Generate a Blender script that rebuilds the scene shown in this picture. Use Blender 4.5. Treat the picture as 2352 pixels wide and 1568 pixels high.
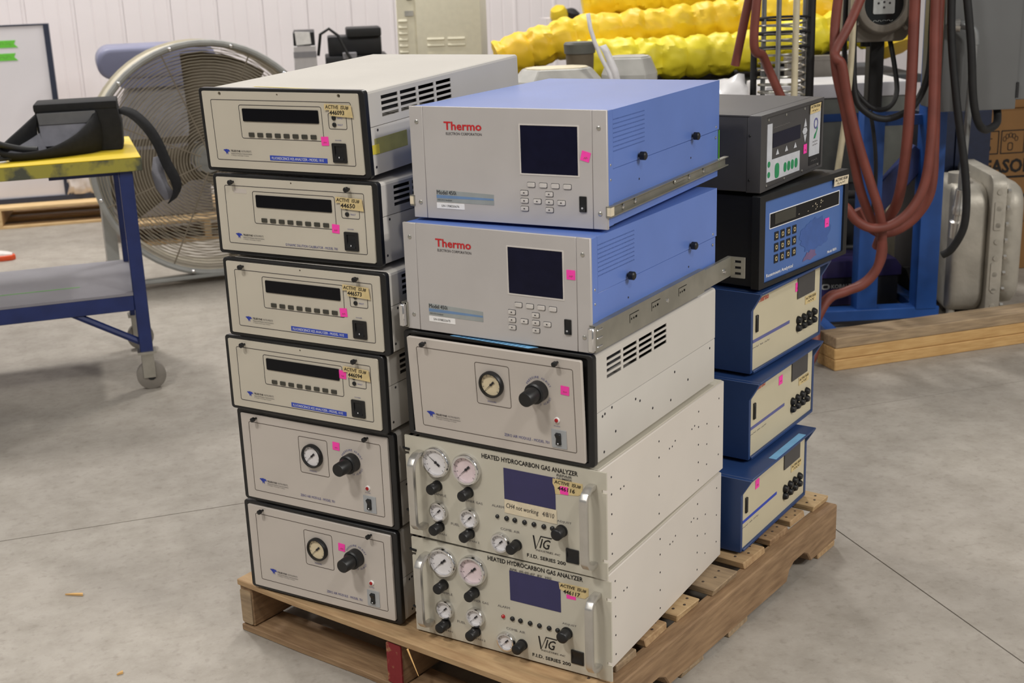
import bpy, bmesh, math, random
from mathutils import Vector, Matrix, noise
for o in list(bpy.data.objects): bpy.data.objects.remove(o)
S = bpy.context.scene
COL = S.collection
R = math.radians
rnd = random.Random(7)

# ---------------------------------------------------------------- camera, world, lights, exposure
cd = bpy.data.cameras.new('camera'); cam = bpy.data.objects.new('camera', cd); COL.objects.link(cam)
cd.sensor_width = 36; cd.lens = 2940 / 2352 * 36; cd.clip_end = 60
cam.matrix_world = Matrix.Translation((0, 0, 1.549)) @ Matrix.Rotation(R(90 - 16.33), 4, 'X') @ Matrix.Rotation(R(-2.05), 4, 'Z')
cd.dof.use_dof = True; cd.dof.focus_distance = 2.95; cd.dof.aperture_fstop = 6.3
S.camera = cam
w = bpy.data.worlds.new('world'); S.world = w; w.use_nodes = True
w.node_tree.nodes['Background'].inputs[0].default_value = (1.0, .98, .955, 1)
w.node_tree.nodes['Background'].inputs[1].default_value = .20
S.view_settings.view_transform = 'Standard'; S.view_settings.look = 'None'
S.view_settings.exposure = 0.0; S.view_settings.gamma = 1; S.view_settings.use_curve_mapping = False

def lamp(where, x, y, z, p, sx=.5, sy=1.2, rz=18):
    n = 'ceiling_lamp_%s_offscreen' % where
    l = bpy.data.lights.new(n, 'AREA'); l.shape = 'RECTANGLE'; l.size = sx; l.size_y = sy
    l.energy = p; l.color = (1, .97, .925)
    o = bpy.data.objects.new(n, l); COL.objects.link(o); o.location = (x, y, z); o.rotation_euler = (0, 0, R(rz))
# rows of high-bay lamps under the hall's roof, all above the picture
lamp('front_left', -2.4, -.6, 5.6, 170, .4, .9)
lamp('front_right', 1.8, -1.7, 5.6, 95, .4, .9)
lamp('far_left', -4.6, -.1, 5.6, 90)
lamp('right', 5.2, -1.0, 5.6, 300)
lamp('far_right', 7.2, -2.2, 5.6, 330)
lamp('middle', -1.6, 6.1, 5.6, 40)
lamp('wall_left', -3.5, 7.5, 5.6, 215)
lamp('wall_right', .7, 8.2, 5.6, 170)

# ---------------------------------------------------------------- materials
def lin(c):
    c /= 255
    return c / 12.92 if c <= .04045 else ((c + .055) / 1.055) ** 2.4
def rgb(r, g, b): return (lin(r), lin(g), lin(b), 1)
MATS = {}
def mat(name, c, rough=.5, metal=0, var=.06, scale=30, bump=0, bscale=200, spec=.5, c2=None, stretch=None, thr=(.35, .65), trans=0, detail=4):
    m = bpy.data.materials.new(name); m.use_nodes = True; nt = m.node_tree; N = nt.nodes; L = nt.links
    b = N['Principled BSDF']; b.inputs['Roughness'].default_value = rough; b.inputs['Metallic'].default_value = metal
    b.inputs['Specular IOR Level'].default_value = spec
    if trans: b.inputs['Transmission Weight'].default_value = trans
    tc = N.new('ShaderNodeTexCoord'); mp = N.new('ShaderNodeMapping'); L.new(tc.outputs['Object'], mp.inputs[0])
    if stretch: mp.inputs['Scale'].default_value = stretch
    no = N.new('ShaderNodeTexNoise'); no.inputs['Scale'].default_value = scale; no.inputs['Detail'].default_value = detail
    L.new(mp.outputs[0], no.inputs['Vector'])
    cr = N.new('ShaderNodeValToRGB'); L.new(no.outputs['Fac'], cr.inputs[0])
    base = Vector(c[:3])
    a, z = (base * (1 - var), base * (1 + var)) if c2 is None else (base, Vector(c2[:3]))
    cr.color_ramp.elements[0].position = thr[0]; cr.color_ramp.elements[1].position = thr[1]
    cr.color_ramp.elements[0].color = (*a, 1); cr.color_ramp.elements[1].color = (*z, 1)
    L.new(cr.outputs[0], b.inputs['Base Color'])
    if bump:
        n2 = N.new('ShaderNodeTexNoise'); n2.inputs['Scale'].default_value = bscale; n2.inputs['Detail'].default_value = 5
        L.new(mp.outputs[0], n2.inputs['Vector'])
        bp = N.new('ShaderNodeBump'); bp.inputs['Strength'].default_value = bump; bp.inputs['Distance'].default_value = .004
        L.new(n2.outputs['Fac'], bp.inputs['Height']); L.new(bp.outputs[0], b.inputs['Normal'])
    MATS[name] = m
    return m
M = MATS
mat('beige_panel', rgb(198, 190, 174), .45, var=.03, scale=6)
mat('grey_panel', rgb(196, 187, 178), .45, var=.03, scale=6)
mat('ivory_paint', rgb(201, 196, 188), .65, spec=.2, var=.025, scale=5, bump=.04, bscale=900)
mat('vig_paint', rgb(197, 191, 175), .5, var=.03, scale=6, bump=.04, bscale=900)
mat('vig_case', rgb(214, 206, 196), .5, var=.03, scale=4, bump=.04, bscale=900)
mat('black_frame', rgb(22, 22, 23), .38, var=.25, scale=14, c2=rgb(34, 34, 35), thr=(.5, .8))
mat('black_plastic', rgb(20, 20, 21), .42, var=.2)
mat('inner_metal', rgb(92, 92, 94), .6, var=.1)
mat('display_black', rgb(9, 10, 16), .16, var=.1, spec=.2)
mat('lcd_navy', rgb(20, 21, 42), .18, var=.1, spec=.15)
mat('screen_indigo', rgb(50, 48, 92), .3, var=.04)
mat('button_olive', rgb(62, 60, 52), .5)
mat('ink_dark', rgb(45, 42, 46), .6)
mat('ink_brown', rgb(66, 54, 46), .6)
mat('ink_blue', rgb(86, 92, 160), .6)
mat('ink_violet', rgb(96, 98, 148), .6)
mat('ink_grey', rgb(118, 114, 112), .6)
mat('ink_red', rgb(196, 30, 36), .5)
mat('ink_rust', rgb(186, 84, 66), .6)
mat('ink_white', rgb(235, 235, 238), .6)
mat('logo_blue', rgb(40, 62, 168), .5)
mat('bar_blue', rgb(46, 72, 178), .5, var=.05)
mat('pink_paper', rgb(255, 66, 176), .6, var=.05)
mat('masking_tape', rgb(212, 190, 138), .7, var=.08, scale=60)
mat('pale_tape', rgb(222, 208, 180), .7, var=.06, scale=60)
mat('yellow_tape', rgb(226, 206, 70), .5, var=.1)
mat('olive_tape', rgb(168, 162, 96), .5, var=.1)
mat('white_label', rgb(238, 236, 234), .5)
mat('blue_label', rgb(120, 178, 222), .5, var=.06)
mat('alu_panel', rgb(196, 191, 188), .5, metal=.25, var=.03, scale=8)
mat('brushed_strip', rgb(170, 176, 176), .35, metal=.4)
mat('strip_blue', rgb(110, 140, 178), .4)
mat('thermo_blue', rgb(98, 126, 196), .30, var=.05, scale=5, bump=.04, bscale=900)
mat('key_grey', rgb(206, 200, 194), .5)
mat('key_rim', rgb(70, 70, 72), .5)
mat('steel', rgb(188, 186, 178), .3, metal=.9, var=.08, scale=20)
mat('zinc', rgb(168, 165, 154), .38, metal=.75, var=.12, scale=12, bump=.05, bscale=60)
mat('chrome', rgb(225, 225, 226), .12, metal=1, var=.02)
mat('satin_alu', rgb(205, 202, 196), .32, metal=.85, var=.04)
mat('dial_white', rgb(228, 224, 224), .5, var=.02)
mat('dial_cream', rgb(222, 206, 172), .5, var=.05)
mat('dial_pink', rgb(226, 206, 208), .5, var=.03)
mat('glass_clear', rgb(245, 245, 245), .03, var=0, trans=1)
mat('red_led', rgb(160, 22, 26), .25)
mat('switch_plate', rgb(166, 168, 170), .45, var=.03)
mat('dark_case', rgb(68, 66, 66), .45, var=.08, scale=8, bump=.05, bscale=700)
mat('darker_case', rgb(38, 38, 40), .5, var=.1, scale=8)
mat('soot_case', rgb(16, 16, 17), .5, var=.2, scale=10, c2=rgb(40, 38, 36), thr=(.6, .85))
mat('cobalt_face', rgb(72, 106, 168), .4, var=.06, scale=6)
mat('cobalt_stain', rgb(62, 94, 160), .45, var=.08)
mat('mauve_stain', rgb(112, 92, 132), .5)
mat('navy_dark', rgb(22, 32, 58), .5, var=.15)
mat('navy_case', rgb(38, 64, 112), .4, var=.1, scale=6)
mat('cream_panel', rgb(200, 190, 162), .5, var=.03, scale=6)
mat('green_key', rgb(28, 140, 86), .4)
mat('light_grey_label', rgb(200, 202, 208), .5)
mat('pink_ghost', rgb(170, 84, 110), .5)
# wood
def wood(name, a, b, st=(1.2, 9, 9)):
    m = mat(name, a, .75, var=.1, scale=9, c2=b, stretch=st, bump=.35, bscale=14, thr=(.3, .72), detail=7)
    return m
wood('wood_pine', rgb(172, 142, 102), rgb(198, 170, 128))
wood('wood_tan', rgb(160, 128, 92), rgb(186, 156, 116))
wood('wood_grey', rgb(136, 116, 92), rgb(172, 148, 116))
wood('wood_brown', rgb(128, 100, 72), rgb(162, 132, 98))
wood('wood_runner', rgb(124, 97, 70), rgb(160, 130, 97), (9, 1.2, 9))
wood('wood_lumber', rgb(182, 142, 88), rgb(206, 168, 112))
wood('wood_new', rgb(206, 172, 122), rgb(226, 196, 148))
mat('red_paint', rgb(128, 32, 36), .7, scale=34, c2=rgb(170, 132, 92), thr=(.56, .66), bump=.3, bscale=60)
mat('yellow_paint', rgb(226, 196, 40), .5, var=.1, scale=6, c2=rgb(232, 210, 110), thr=(.55, .7))
mat('worn_edge', rgb(150, 142, 56), .6, var=.1, scale=10, c2=rgb(70, 72, 58), thr=(.5, .62))
mat('navy_steel', rgb(28, 42, 92), .4, var=.15, scale=10)
mat('stand_blue', rgb(30, 74, 142), .45, var=.15, scale=6)
mat('shelf_grey', rgb(128, 126, 132), .45, var=.06, scale=5)
mat('black_fabric', rgb(22, 22, 24), .9, var=.2, scale=60, bump=.1, bscale=400)
mat('grey_fabric', rgb(128, 128, 136), .85, var=.12, scale=18, bump=.15, bscale=40)
mat('band_grey', rgb(98, 98, 100), .8)
mat('fan_cream', rgb(200, 192, 172), .5, var=.06, scale=6)
mat('fan_grey', rgb(150, 150, 146), .45, var=.1, scale=8)
mat('fan_wire', rgb(150, 142, 126), .45, metal=.5, var=.08)
mat('fan_dust', rgb(120, 110, 94), .7, var=.15, scale=6)
mat('lavender_vinyl', rgb(122, 124, 150), .45, var=.06, scale=5)
mat('grey_vinyl', rgb(140, 138, 142), .5, var=.06)
mat('wall_white', rgb(226, 220, 222), .5, var=.02, scale=2)
mat('board_white', rgb(222, 218, 222), .4, var=.02, scale=3)
mat('board_frame', rgb(46, 52, 70), .4)
mat('green_tape', rgb(104, 196, 60), .5)
mat('film_white', rgb(222, 214, 210), .4, var=.05, scale=10)
mat('duct_yellow', rgb(248, 220, 46), .5, var=.1, scale=4, c2=rgb(240, 200, 38), thr=(.4, .75), bump=.25, bscale=22)
mat('duct_lemon', rgb(238, 220, 44), .5, var=.1, scale=3, c2=rgb(222, 196, 36), thr=(.45, .8), bump=.25, bscale=22)
mat('duct_amber', rgb(246, 210, 44), .5, var=.1, scale=4, c2=rgb(238, 192, 38), thr=(.4, .75), bump=.25, bscale=22)
mat('cream_case', rgb(226, 220, 198), .5, var=.03)
mat('pc_grey', rgb(196, 192, 192), .5, var=.04)
mat('jar_brown', rgb(96, 84, 66), .6, var=.1, scale=12)
mat('jar_lid', rgb(88, 88, 82), .5)
mat('lid_grey', rgb(178, 176, 170), .5, var=.12, scale=12)
mat('lid_cream', rgb(226, 214, 184), .5, var=.05)
mat('zip_white', rgb(232, 230, 232), .35)
mat('plastic_white', rgb(232, 230, 232), .4, var=.05, scale=10)
mat('film_grey', rgb(206, 204, 204), .35, var=.1, scale=10)
mat('box_taupe', rgb(128, 122, 114), .6, var=.06)
mat('cooler_body', rgb(118, 120, 112), .5, var=.05)
mat('cooler_blue', rgb(36, 72, 132), .5)
mat('hose_red', rgb(116, 58, 47), .55, var=.12, scale=12)
mat('rubber_black', rgb(24, 24, 25), .6, var=.2)
mat('pvc_cream', rgb(206, 196, 166), .5)
mat('cast_grey', rgb(122, 116, 106), .6, var=.08, scale=20, bump=.2, bscale=120)
mat('window_dark', rgb(30, 34, 34), .12)
mat('plate_grey', rgb(186, 190, 188), .4)
mat('enclosure_grey', rgb(102, 103, 103), .45, var=.04, scale=4)
mat('conduit', rgb(150, 152, 152), .35, metal=.6, var=.08)
mat('cast_alu', rgb(176, 170, 158), .5, metal=.35, var=.1, scale=12, bump=.3, bscale=60)
mat('toolbox_black', rgb(20, 20, 24), .5, var=.15)
mat('toolbox_purple', rgb(46, 38, 84), .45, var=.1)
mat('latch_grey', rgb(170, 170, 164), .4)
mat('label_print', rgb(150, 140, 160), .4, var=.2, scale=30)
mat('cardboard', rgb(134, 97, 55), .8, var=.06, scale=6)
mat('ink_black', rgb(24, 20, 18), .8)
mat('bench_dark', rgb(66, 68, 70), .6, var=.1)
mat('shoe_white', rgb(222, 214, 210), .5)
mat('shoe_orange', rgb(226, 84, 40), .5)
mat('splinter', rgb(206, 164, 104), .8)

def concrete():
    m = bpy.data.materials.new('concrete'); m.use_nodes = True; nt = m.node_tree; N = nt.nodes; L = nt.links
    b = N['Principled BSDF']; b.inputs['Roughness'].default_value = .62; b.inputs['Specular IOR Level'].default_value = .3
    tc = N.new('ShaderNodeTexCoord')
    def nz(s, d, lo, hi, ca, cb, ro=.55):
        n = N.new('ShaderNodeTexNoise'); n.inputs['Scale'].default_value = s; n.inputs['Detail'].default_value = d; n.inputs['Roughness'].default_value = ro
        L.new(tc.outputs['Object'], n.inputs['Vector'])
        r = N.new('ShaderNodeValToRGB'); L.new(n.outputs['Fac'], r.inputs[0])
        r.color_ramp.elements[0].position = lo; r.color_ramp.elements[1].position = hi
        r.color_ramp.elements[0].color = ca; r.color_ramp.elements[1].color = cb
        return n, r
    _, r1 = nz(1.3, 6, .3, .7, rgb(157, 150, 141), rgb(174, 167, 157))
    _, r2 = nz(9, 8, .33, .6, (.80, .79, .77, 1), (1, 1, 1, 1), .7)
    _, r3 = nz(42, 6, .30, .46, (.84, .83, .82, 1), (1, 1, 1, 1), .6)
    mx = N.new('ShaderNodeMix'); mx.data_type = 'RGBA'; mx.blend_type = 'MULTIPLY'; mx.inputs[0].default_value = 1
    L.new(r1.outputs[0], mx.inputs[6]); L.new(r2.outputs[0], mx.inputs[7])
    m2 = N.new('ShaderNodeMix'); m2.data_type = 'RGBA'; m2.blend_type = 'MULTIPLY'; m2.inputs[0].default_value = 1
    L.new(mx.outputs[2], m2.inputs[6]); L.new(r3.outputs[0], m2.inputs[7]); L.new(m2.outputs[2], b.inputs['Base Color'])
    bn = N.new('ShaderNodeTexNoise'); bn.inputs['Scale'].default_value = 25; bn.inputs['Detail'].default_value = 6; L.new(tc.outputs['Object'], bn.inputs['Vector'])
    bp = N.new('ShaderNodeBump'); bp.inputs['Strength'].default_value = .12; bp.inputs['Distance'].default_value = .01
    L.new(bn.outputs['Fac'], bp.inputs['Height']); L.new(bp.outputs[0], b.inputs['Normal'])
    M['concrete'] = m
concrete()

# ---------------------------------------------------------------- mesh helpers
XF = [Matrix.Identity(4)]
def rr(x0, x1, z0, z1, r, seg=3):
    r = min(r, (x1 - x0) / 2 - 1e-6, (z1 - z0) / 2 - 1e-6)
    if r <= 0: return [(x0, z0), (x1, z0), (x1, z1), (x0, z1)]
    p = []
    for cx, cz, a in ((x0 + r, z0 + r, 180), (x1 - r, z0 + r, 270), (x1 - r, z1 - r, 0), (x0 + r, z1 - r, 90)):
        for i in range(seg + 1):
            t = R(a + 90 * i / seg); p.append((cx + r * math.cos(t), cz + r * math.sin(t)))
    return p
class MB:
    def __init__(s): s.v = []; s.f = []
    def add(s, vs, fs):
        k = len(s.v); s.v += [Vector(q) for q in vs]; s.f += [tuple(k + i for i in q) for q in fs]; return s
    def box(s, x0, x1, y0, y1, z0, z1):
        return s.add([(x, y, z) for x in (x0, x1) for y in (y0, y1) for z in (z0, z1)],
                     [(0, 1, 3, 2), (4, 6, 7, 5), (0, 4, 5, 1), (2, 3, 7, 6), (0, 2, 6, 4), (1, 5, 7, 3)])
    def obox(s, c, ax, ay, az):   # oriented box from centre and half axes
        c, ax, ay, az = map(Vector, (c, ax, ay, az))
        return s.add([c + ax * i + ay * j + az * k for i in (-1, 1) for j in (-1, 1) for k in (-1, 1)],
                     [(0, 1, 3, 2), (4, 6, 7, 5), (0, 4, 5, 1), (2, 3, 7, 6), (0, 2, 6, 4), (1, 5, 7, 3)])
    def prism(s, poly, a0, a1, axis='y'):   # 2D outline extruded along an axis
        n = len(poly)
        def pt(p, a):
            return (p[0], a, p[1]) if axis == 'y' else ((a, p[0], p[1]) if axis == 'x' else (p[0], p[1], a))
        return s.add([pt(p, a0) for p in poly] + [pt(p, a1) for p in poly],
                     [tuple(range(n)), tuple(range(2 * n - 1, n - 1, -1))] + [(i, (i + 1) % n, n + (i + 1) % n, n + i) for i in range(n)])
    def sheet(s, poly, y):
        return s.add([(p[0], y, p[1]) for p in poly], [tuple(range(len(poly)))])
    def frame(s, outer, inner, y0, y1):   # outline ring with thickness
        n = len(outer)
        vs = [(p[0], y0, p[1]) for p in outer] + [(p[0], y0, p[1]) for p in inner] + [(p[0], y1, p[1]) for p in outer] + [(p[0], y1, p[1]) for p in inner]
        fs = []
        for i in range(n):
            j = (i + 1) % n
            fs += [(i, j, n + j, n + i), (2 * n + i, 3 * n + i, 3 * n + j, 2 * n + j), (i, 2 * n + i, 2 * n + j, j), (n + i, n + j, 3 * n + j, 3 * n + i)]
        return s.add(vs, fs)
    def lathe(s, prof, p0=(0, 0, 0), d=(0, -1, 0), seg=24, caps=True):   # profile [(along, radius)]
        d = Vector(d).normalized(); p0 = Vector(p0)
        u = d.orthogonal().normalized(); w_ = d.cross(u)
        vs, fs = [], []
        for a, r in prof:
            for i in range(seg):
                t = 2 * math.pi * i / seg; vs.append(p0 + d * a + (u * math.cos(t) + w_ * math.sin(t)) * r)
        m = len(prof)
        for k in range(m - 1):
            for i in range(seg):
                j = (i + 1) % seg; fs.append((k * seg + i, k * seg + j, (k + 1) * seg + j, (k + 1) * seg + i))
        if caps: fs += [tuple(range(seg)), tuple(range((m - 1) * seg, m * seg))]
        return s.add(vs, fs)
    def cyl(s, p0, p1, r, seg=12, r1=None):
        p0, p1 = Vector(p0), Vector(p1); d = p1 - p0
        return s.lathe([(0, r), (d.length, r if r1 is None else r1)], p0, d, seg)
    def tube(s, pts, r, seg=8, closed=False, rad=None):
        pts = [Vector(p) for p in pts]; n = len(pts); vs, fs = [], []
        prev = None
        for k, p in enumerate(pts):
            a = pts[(k - 1) % n] if closed else pts[max(k - 1, 0)]; b = pts[(k + 1) % n] if closed else pts[min(k + 1, n - 1)]
            t = (b - a).normalized()
            u = t.orthogonal().normalized() if prev is None else (prev - t * prev.dot(t)).normalized()
            prev = u; w_ = t.cross(u); q = rad[k] if rad else r
            for i in range(seg):
                an = 2 * math.pi * i / seg; vs.append(p + (u * math.cos(an) + w_ * math.sin(an)) * q)
        for k in range(n if closed else n - 1):
            k2 = (k + 1) % n
            for i in range(seg):
                j = (i + 1) % seg; fs.append((k * seg + i, k * seg + j, k2 * seg + j, k2 * seg + i))
        if not closed: fs += [tuple(range(seg)), tuple(range((n - 1) * seg, n * seg))]
        return s.add(vs, fs)
    def ring(s, c, d, rad, r, seg=40, sub=5):
        d = Vector(d).normalized(); u = d.orthogonal().normalized(); w_ = d.cross(u); c = Vector(c)
        return s.tube([c + (u * math.cos(2 * math.pi * i / seg) + w_ * math.sin(2 * math.pi * i / seg)) * rad for i in range(seg)], r, sub, True)
    def build(s, name, m, parent=None, bevel=0, seg=2, smooth=True, recalc=True, loc=None, rot=None, xf=True):
        me = bpy.data.meshes.new(name); bm = bmesh.new()
        T = XF[0] if (xf and parent is not None) else Matrix.Identity(4)
        vs = [bm.verts.new(T @ q) for q in s.v]
        for q in s.f:
            try: bm.faces.new([vs[i] for i in q])
            except ValueError: pass
        if recalc: bmesh.ops.recalc_face_normals(bm, faces=bm.faces)
        if bevel:
            es = [e for e in bm.edges if len(e.link_faces) == 2 and e.calc_face_angle(0) > .5]
            bmesh.ops.bevel(bm, geom=es, offset=bevel, segments=seg, affect='EDGES', profile=.6, clamp_overlap=True)
        bm.to_mesh(me); bm.free()
        if smooth:
            for p in me.polygons: p.use_smooth = True
            me.set_sharp_from_angle(angle=R(38))
        me.materials.append(M[m] if isinstance(m, str) else m)
        o = bpy.data.objects.new(name, me); COL.objects.link(o)
        if parent is not None: o.parent = parent
        if loc: o.location = loc
        if rot: o.rotation_euler = rot
        return o
def B(*a): return MB().box(*a)
def tag(o, label=None, cat=None, group=None, kind=None):
    if label: o['label'] = label
    if cat: o['category'] = cat
    if group: o['group'] = group
    if kind: o['kind'] = kind
    return o
def thing(name, label, cat, loc, rz=0, group=None, rx=0):
    o = bpy.data.objects.new(name, None); COL.objects.link(o); o.empty_display_size = .05
    o.location = loc; o.rotation_euler = (rx, 0, R(rz)); return tag(o, label, cat, group)
def struct(o): o['kind'] = 'structure'; return o

# lettering
TC = {}
def glyphs(s, bold=0.0, shear=0.0):
    k = (s, bold, shear)
    if k not in TC:
        c = bpy.data.curves.new('t', 'FONT'); c.body = s; c.size = 1; c.offset = bold; c.shear = shear; c.resolution_u = 2
        o = bpy.data.objects.new('t', c); me = o.to_mesh()
        vs = [(q.co.x, q.co.y) for q in me.vertices]; fs = [tuple(p.vertices) for p in me.polygons]
        o.to_mesh_clear(); bpy.data.objects.remove(o); bpy.data.curves.remove(c)
        xs = [q[0] for q in vs]; ys = [q[1] for q in vs]
        x0, x1, y0, y1 = min(xs), max(xs), min(ys), max(ys)
        TC[k] = ([((a - x0) / (x1 - x0), (b - y0) / (y1 - y0)) for a, b in vs], fs)
    return TC[k]
def text(s, x0, x1, z0, z1, m, parent, y=-.0007, bold=0.0, shear=0.0, skew=0.0, name='lettering', mb=None):
    """writing on a panel: outline box x0..x1, z0..z1; skew lifts the right end"""
    vs, fs = glyphs(s, bold, shear); q = mb or MB()
    q.add([(x0 + a * (x1 - x0), y, z0 + b * (z1 - z0) + skew * a) for a, b in vs], fs)
    if mb is None: return q.build(name, m, parent, smooth=False, recalc=False)
def scribble(x0, x1, z0, z1, m, parent, n=5, y=-.0011, name='pen_marks', t=.0007):
    q = MB(); r_ = random.Random(int((x0 + z0) * 1e5))
    for i in range(n):
        xa = x0 + (x1 - x0) * i / n; xb = xa + (x1 - x0) / n * .7; za = z0 + (z1 - z0) * r_.random() * .4; zb = z1 - (z1 - z0) * r_.random() * .4
        if i % 2: za, zb = zb, za
        dx, dz = xb - xa, zb - za; l = math.hypot(dx, dz); nx, nz = -dz / l * t, dx / l * t
        q.sheet([(xa - nx, za - nz), (xb - nx, zb - nz), (xb + nx, zb + nz), (xa + nx, za + nz)], y)
    return q.build(name, m, parent, smooth=False)
def outline(x0, x1, z0, z1, r, t, m, parent, y=-.0005):
    return MB().frame(rr(x0, x1, z0, z1, r), rr(x0 + t, x1 - t, z0 + t, z1 - t, max(r - t, .0002)), y, 0.0).build('printed_outline', m, parent, smooth=False)
def tapelabel(pts, m, parent, y=-.0009, name='tape_label'):
    return MB().prism(pts, y, y + .0006).build(name, m, parent, smooth=False)
def sticker(x, z, parent, sz=.018, a=0, y=-.001):
    c, s_ = math.cos(a), math.sin(a); h = sz / 2
    o = MB().prism([(x + c * i * h - s_ * j * h, z + s_ * i * h + c * j * h) for i, j in ((-1, -1), (1, -1), (1, 1), (-1, 1))], y, y + .0006).build('price_sticker', 'pink_paper', parent, smooth=False)
    tag(o, 'small neon pink paper sticker')
    scribble(x - h * .35, x + h * .55, z - h * .55, z - h * .05, 'pink_ghost', parent, 4, y - .0005, t=.0005)
def isu(parent, x, z, num, y=-.0014, w=.066, skew=-.001):
    """handwritten yellow tape"""
    tapelabel([(x, z), (x + w, z - .002), (x + w + .003, z - .027), (x + .012, z - .024), (x + .011, z - .012), (x - .001, z - .013)], 'masking_tape', parent, y)
    text('ACTIVE  ISU#', x + .002, x + w * .92, z - .010, z - .002, 'ink_black', parent, y - .0004, .012, .15, skew, 'handwriting')
    text(num, x + .012, x + w * .74, z - .022, z - .0125, 'ink_black', parent, y - .0004, .02, .1, 0, 'handwriting')

def emblem(x, z, s, parent):
    q = MB()
    for poly in ([(0, .52), (.16, .62), (.34, .56), (.30, .30), (.16, .46)], [(.22, .60), (.50, .66), (.44, .0), (.34, .30)], [(.46, .66), (.62, .62), (.66, .02), (.50, .22)],
                 [(.60, .62), (.82, .60), (1, .34), (.80, .42), (.70, .30)]):
        q.sheet([(x + a * s, z + (b - .3) * s) for a, b in poly], -.0007)
    q.build('emblem', 'logo_blue', parent, smooth=False)
def maker(x, z, w_, parent, m1='ink_dark', m2='ink_grey'):
    text('TELEDYNE', x, x + w_ * .47, z + .0068, z + .0108, m1, parent, bold=.015)
    text('INSTRUMENTS', x + w_ * .51, x + w_, z + .0068, z + .0108, m2, parent)
    text('Advanced Pollution Instrumentation', x, x + w_ * 1.02, z + .0018, z + .0052, m2, parent)
    text('A Teledyne Technologies Company', x, x + w_ * .85, z - .0026, z + .0005, m2, parent)

def wall_with_slots(x, ys, zs, t=.002):
    """side sheet at constant x with rectangular slots; ys, zs are breakpoints, odd cells are slots"""
    q = MB()
    for i in range(len(ys) - 1):
        for j in range(len(zs) - 1):
            a, b, c, d = ys[i], ys[i + 1], zs[j], zs[j + 1]
            if i % 2 and j % 2:
                for p0, p1 in (((a, c), (b, c)), ((b, c), (b, d)), ((b, d), (a, d)), ((a, d), (a, c))):
                    q.add([(x, *p0), (x, *p1), (x - t, *p1), (x - t, *p0)], [(0, 1, 2, 3)])
            else: q.add([(x, a, c), (x, b, c), (x, b, d), (x, a, d)], [(0, 1, 2, 3)])
    return q

def circle(x, z, r, n=14): return [(x + r * math.cos(2 * math.pi * i / n), z + r * math.sin(2 * math.pi * i / n)) for i in range(n)]
def punched(name, m, parent, outer, holes, a0, a1, axis='y'):
    """plate with real holes through it"""
    bm = bmesh.new(); me = bpy.data.meshes.new(name)
    def pt(p, a): return XF[0] @ Vector((p[0], a, p[1]) if axis == 'y' else (a, p[0], p[1]))
    ring = {a0: [], a1: []}
    for lp in [outer] + holes:
        n = len(lp); va = [bm.verts.new(pt(p, a0)) for p in lp]; vb = [bm.verts.new(pt(p, a1)) for p in lp]
        for i in range(n): bm.faces.new((va[i], va[(i + 1) % n], vb[(i + 1) % n], vb[i]))
        for k, vv in ((a0, va), (a1, vb)): ring[k] += [bm.edges.get((vv[i], vv[(i + 1) % n])) for i in range(n)]
    for k in (a0, a1): bmesh.ops.triangle_fill(bm, use_beauty=True, use_dissolve=True, edges=ring[k])
    bmesh.ops.recalc_face_normals(bm, faces=bm.faces); bm.to_mesh(me); bm.free()
    me.materials.append(M[m]); o = bpy.data.objects.new(name, me); COL.objects.link(o); o.parent = parent
    return o

def thumbscrew(x, z, t, r=.0055, ln=.014):
    q = MB().lathe([(0, .0025), (ln * .55, .0025), (ln * .55, r), (ln, r), (ln + .001, r * .7)], (x, 0, z), (0, -1, 0), 14)
    return q.build('thumbscrew', 'black_plastic', t)
def screw(x, z, t, r=.004, y=0.0, d=(0, -1, 0), m='steel'):
    o = MB().lathe([(0, r), (.0012, r), (.0022, r * .6)], (x, y, z), d, 12).build('screw', m, t)
    return o

def slotted_case(t, w_, d, h, seam, slots=True, side_holes=(), side='ivory_paint', y0=.016):
    """sheet-metal case: lower chassis and lifted cover with a seam and vent slots in its right side"""
    x0, x1 = -.002, w_ - .006
    c = B(x0, x1, y0, d, .004, seam - .0012).build('chassis', side, t, .002)
    core = B(x0 + .03, x1 - .11, y0 + .02, d - .03, seam - .0015, h - .03).build('interior', 'inner_metal', t)
    q = MB()
    r_ = .006
    zt = h - .004
    prof = [(x1, seam), (x1, zt - r_), (x1 - r_ * .3, zt - r_ * .3), (x1 - r_, zt), (x0 + r_, zt), (x0 + r_ * .3, zt - r_ * .3), (x0, zt - r_), (x0, seam)]
    if slots:
        zr = [.1215, .1335, .1455, .1575] if h < .2 else [h - .060, h - .048, h - .036, h - .024]
        zs = [seam]
        for a in zr: zs += [a - .0038, a + .0036]
        zs.append(zt - r_)
        ys = [y0]
        for a in (.066, .1365, .207, .2775): ys += [a, a + .061]
        ys.append(d)
        sw = wall_with_slots(x1, ys, zs)
        q.v += sw.v; q.f += sw.f
        rng = range(1, len(prof) - 1)
    else: rng = range(len(prof) - 1)
    for i in rng:
        a, b = prof[i], prof[i + 1]
        q.add([(a[0], y0, a[1]), (b[0], y0, b[1]), (b[0], d, b[1]), (a[0], d, a[1])], [(0, 1, 2, 3)])
    q.add([(p[0], d, p[1]) for p in prof], [tuple(range(len(prof)))])
    q.add([(p[0], y0, p[1]) for p in prof], [tuple(range(len(prof)))])
    q.build('cover', side, t, recalc=True)
    for (yy, zz) in side_holes:
        MB().lathe([(0, .0028), (.0008, .0028), (.0004, .0012)], (x1 - .0002, yy, zz), (1, 0, 0), 10).build('rivet', 'ink_dark', t)
    return c
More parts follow.
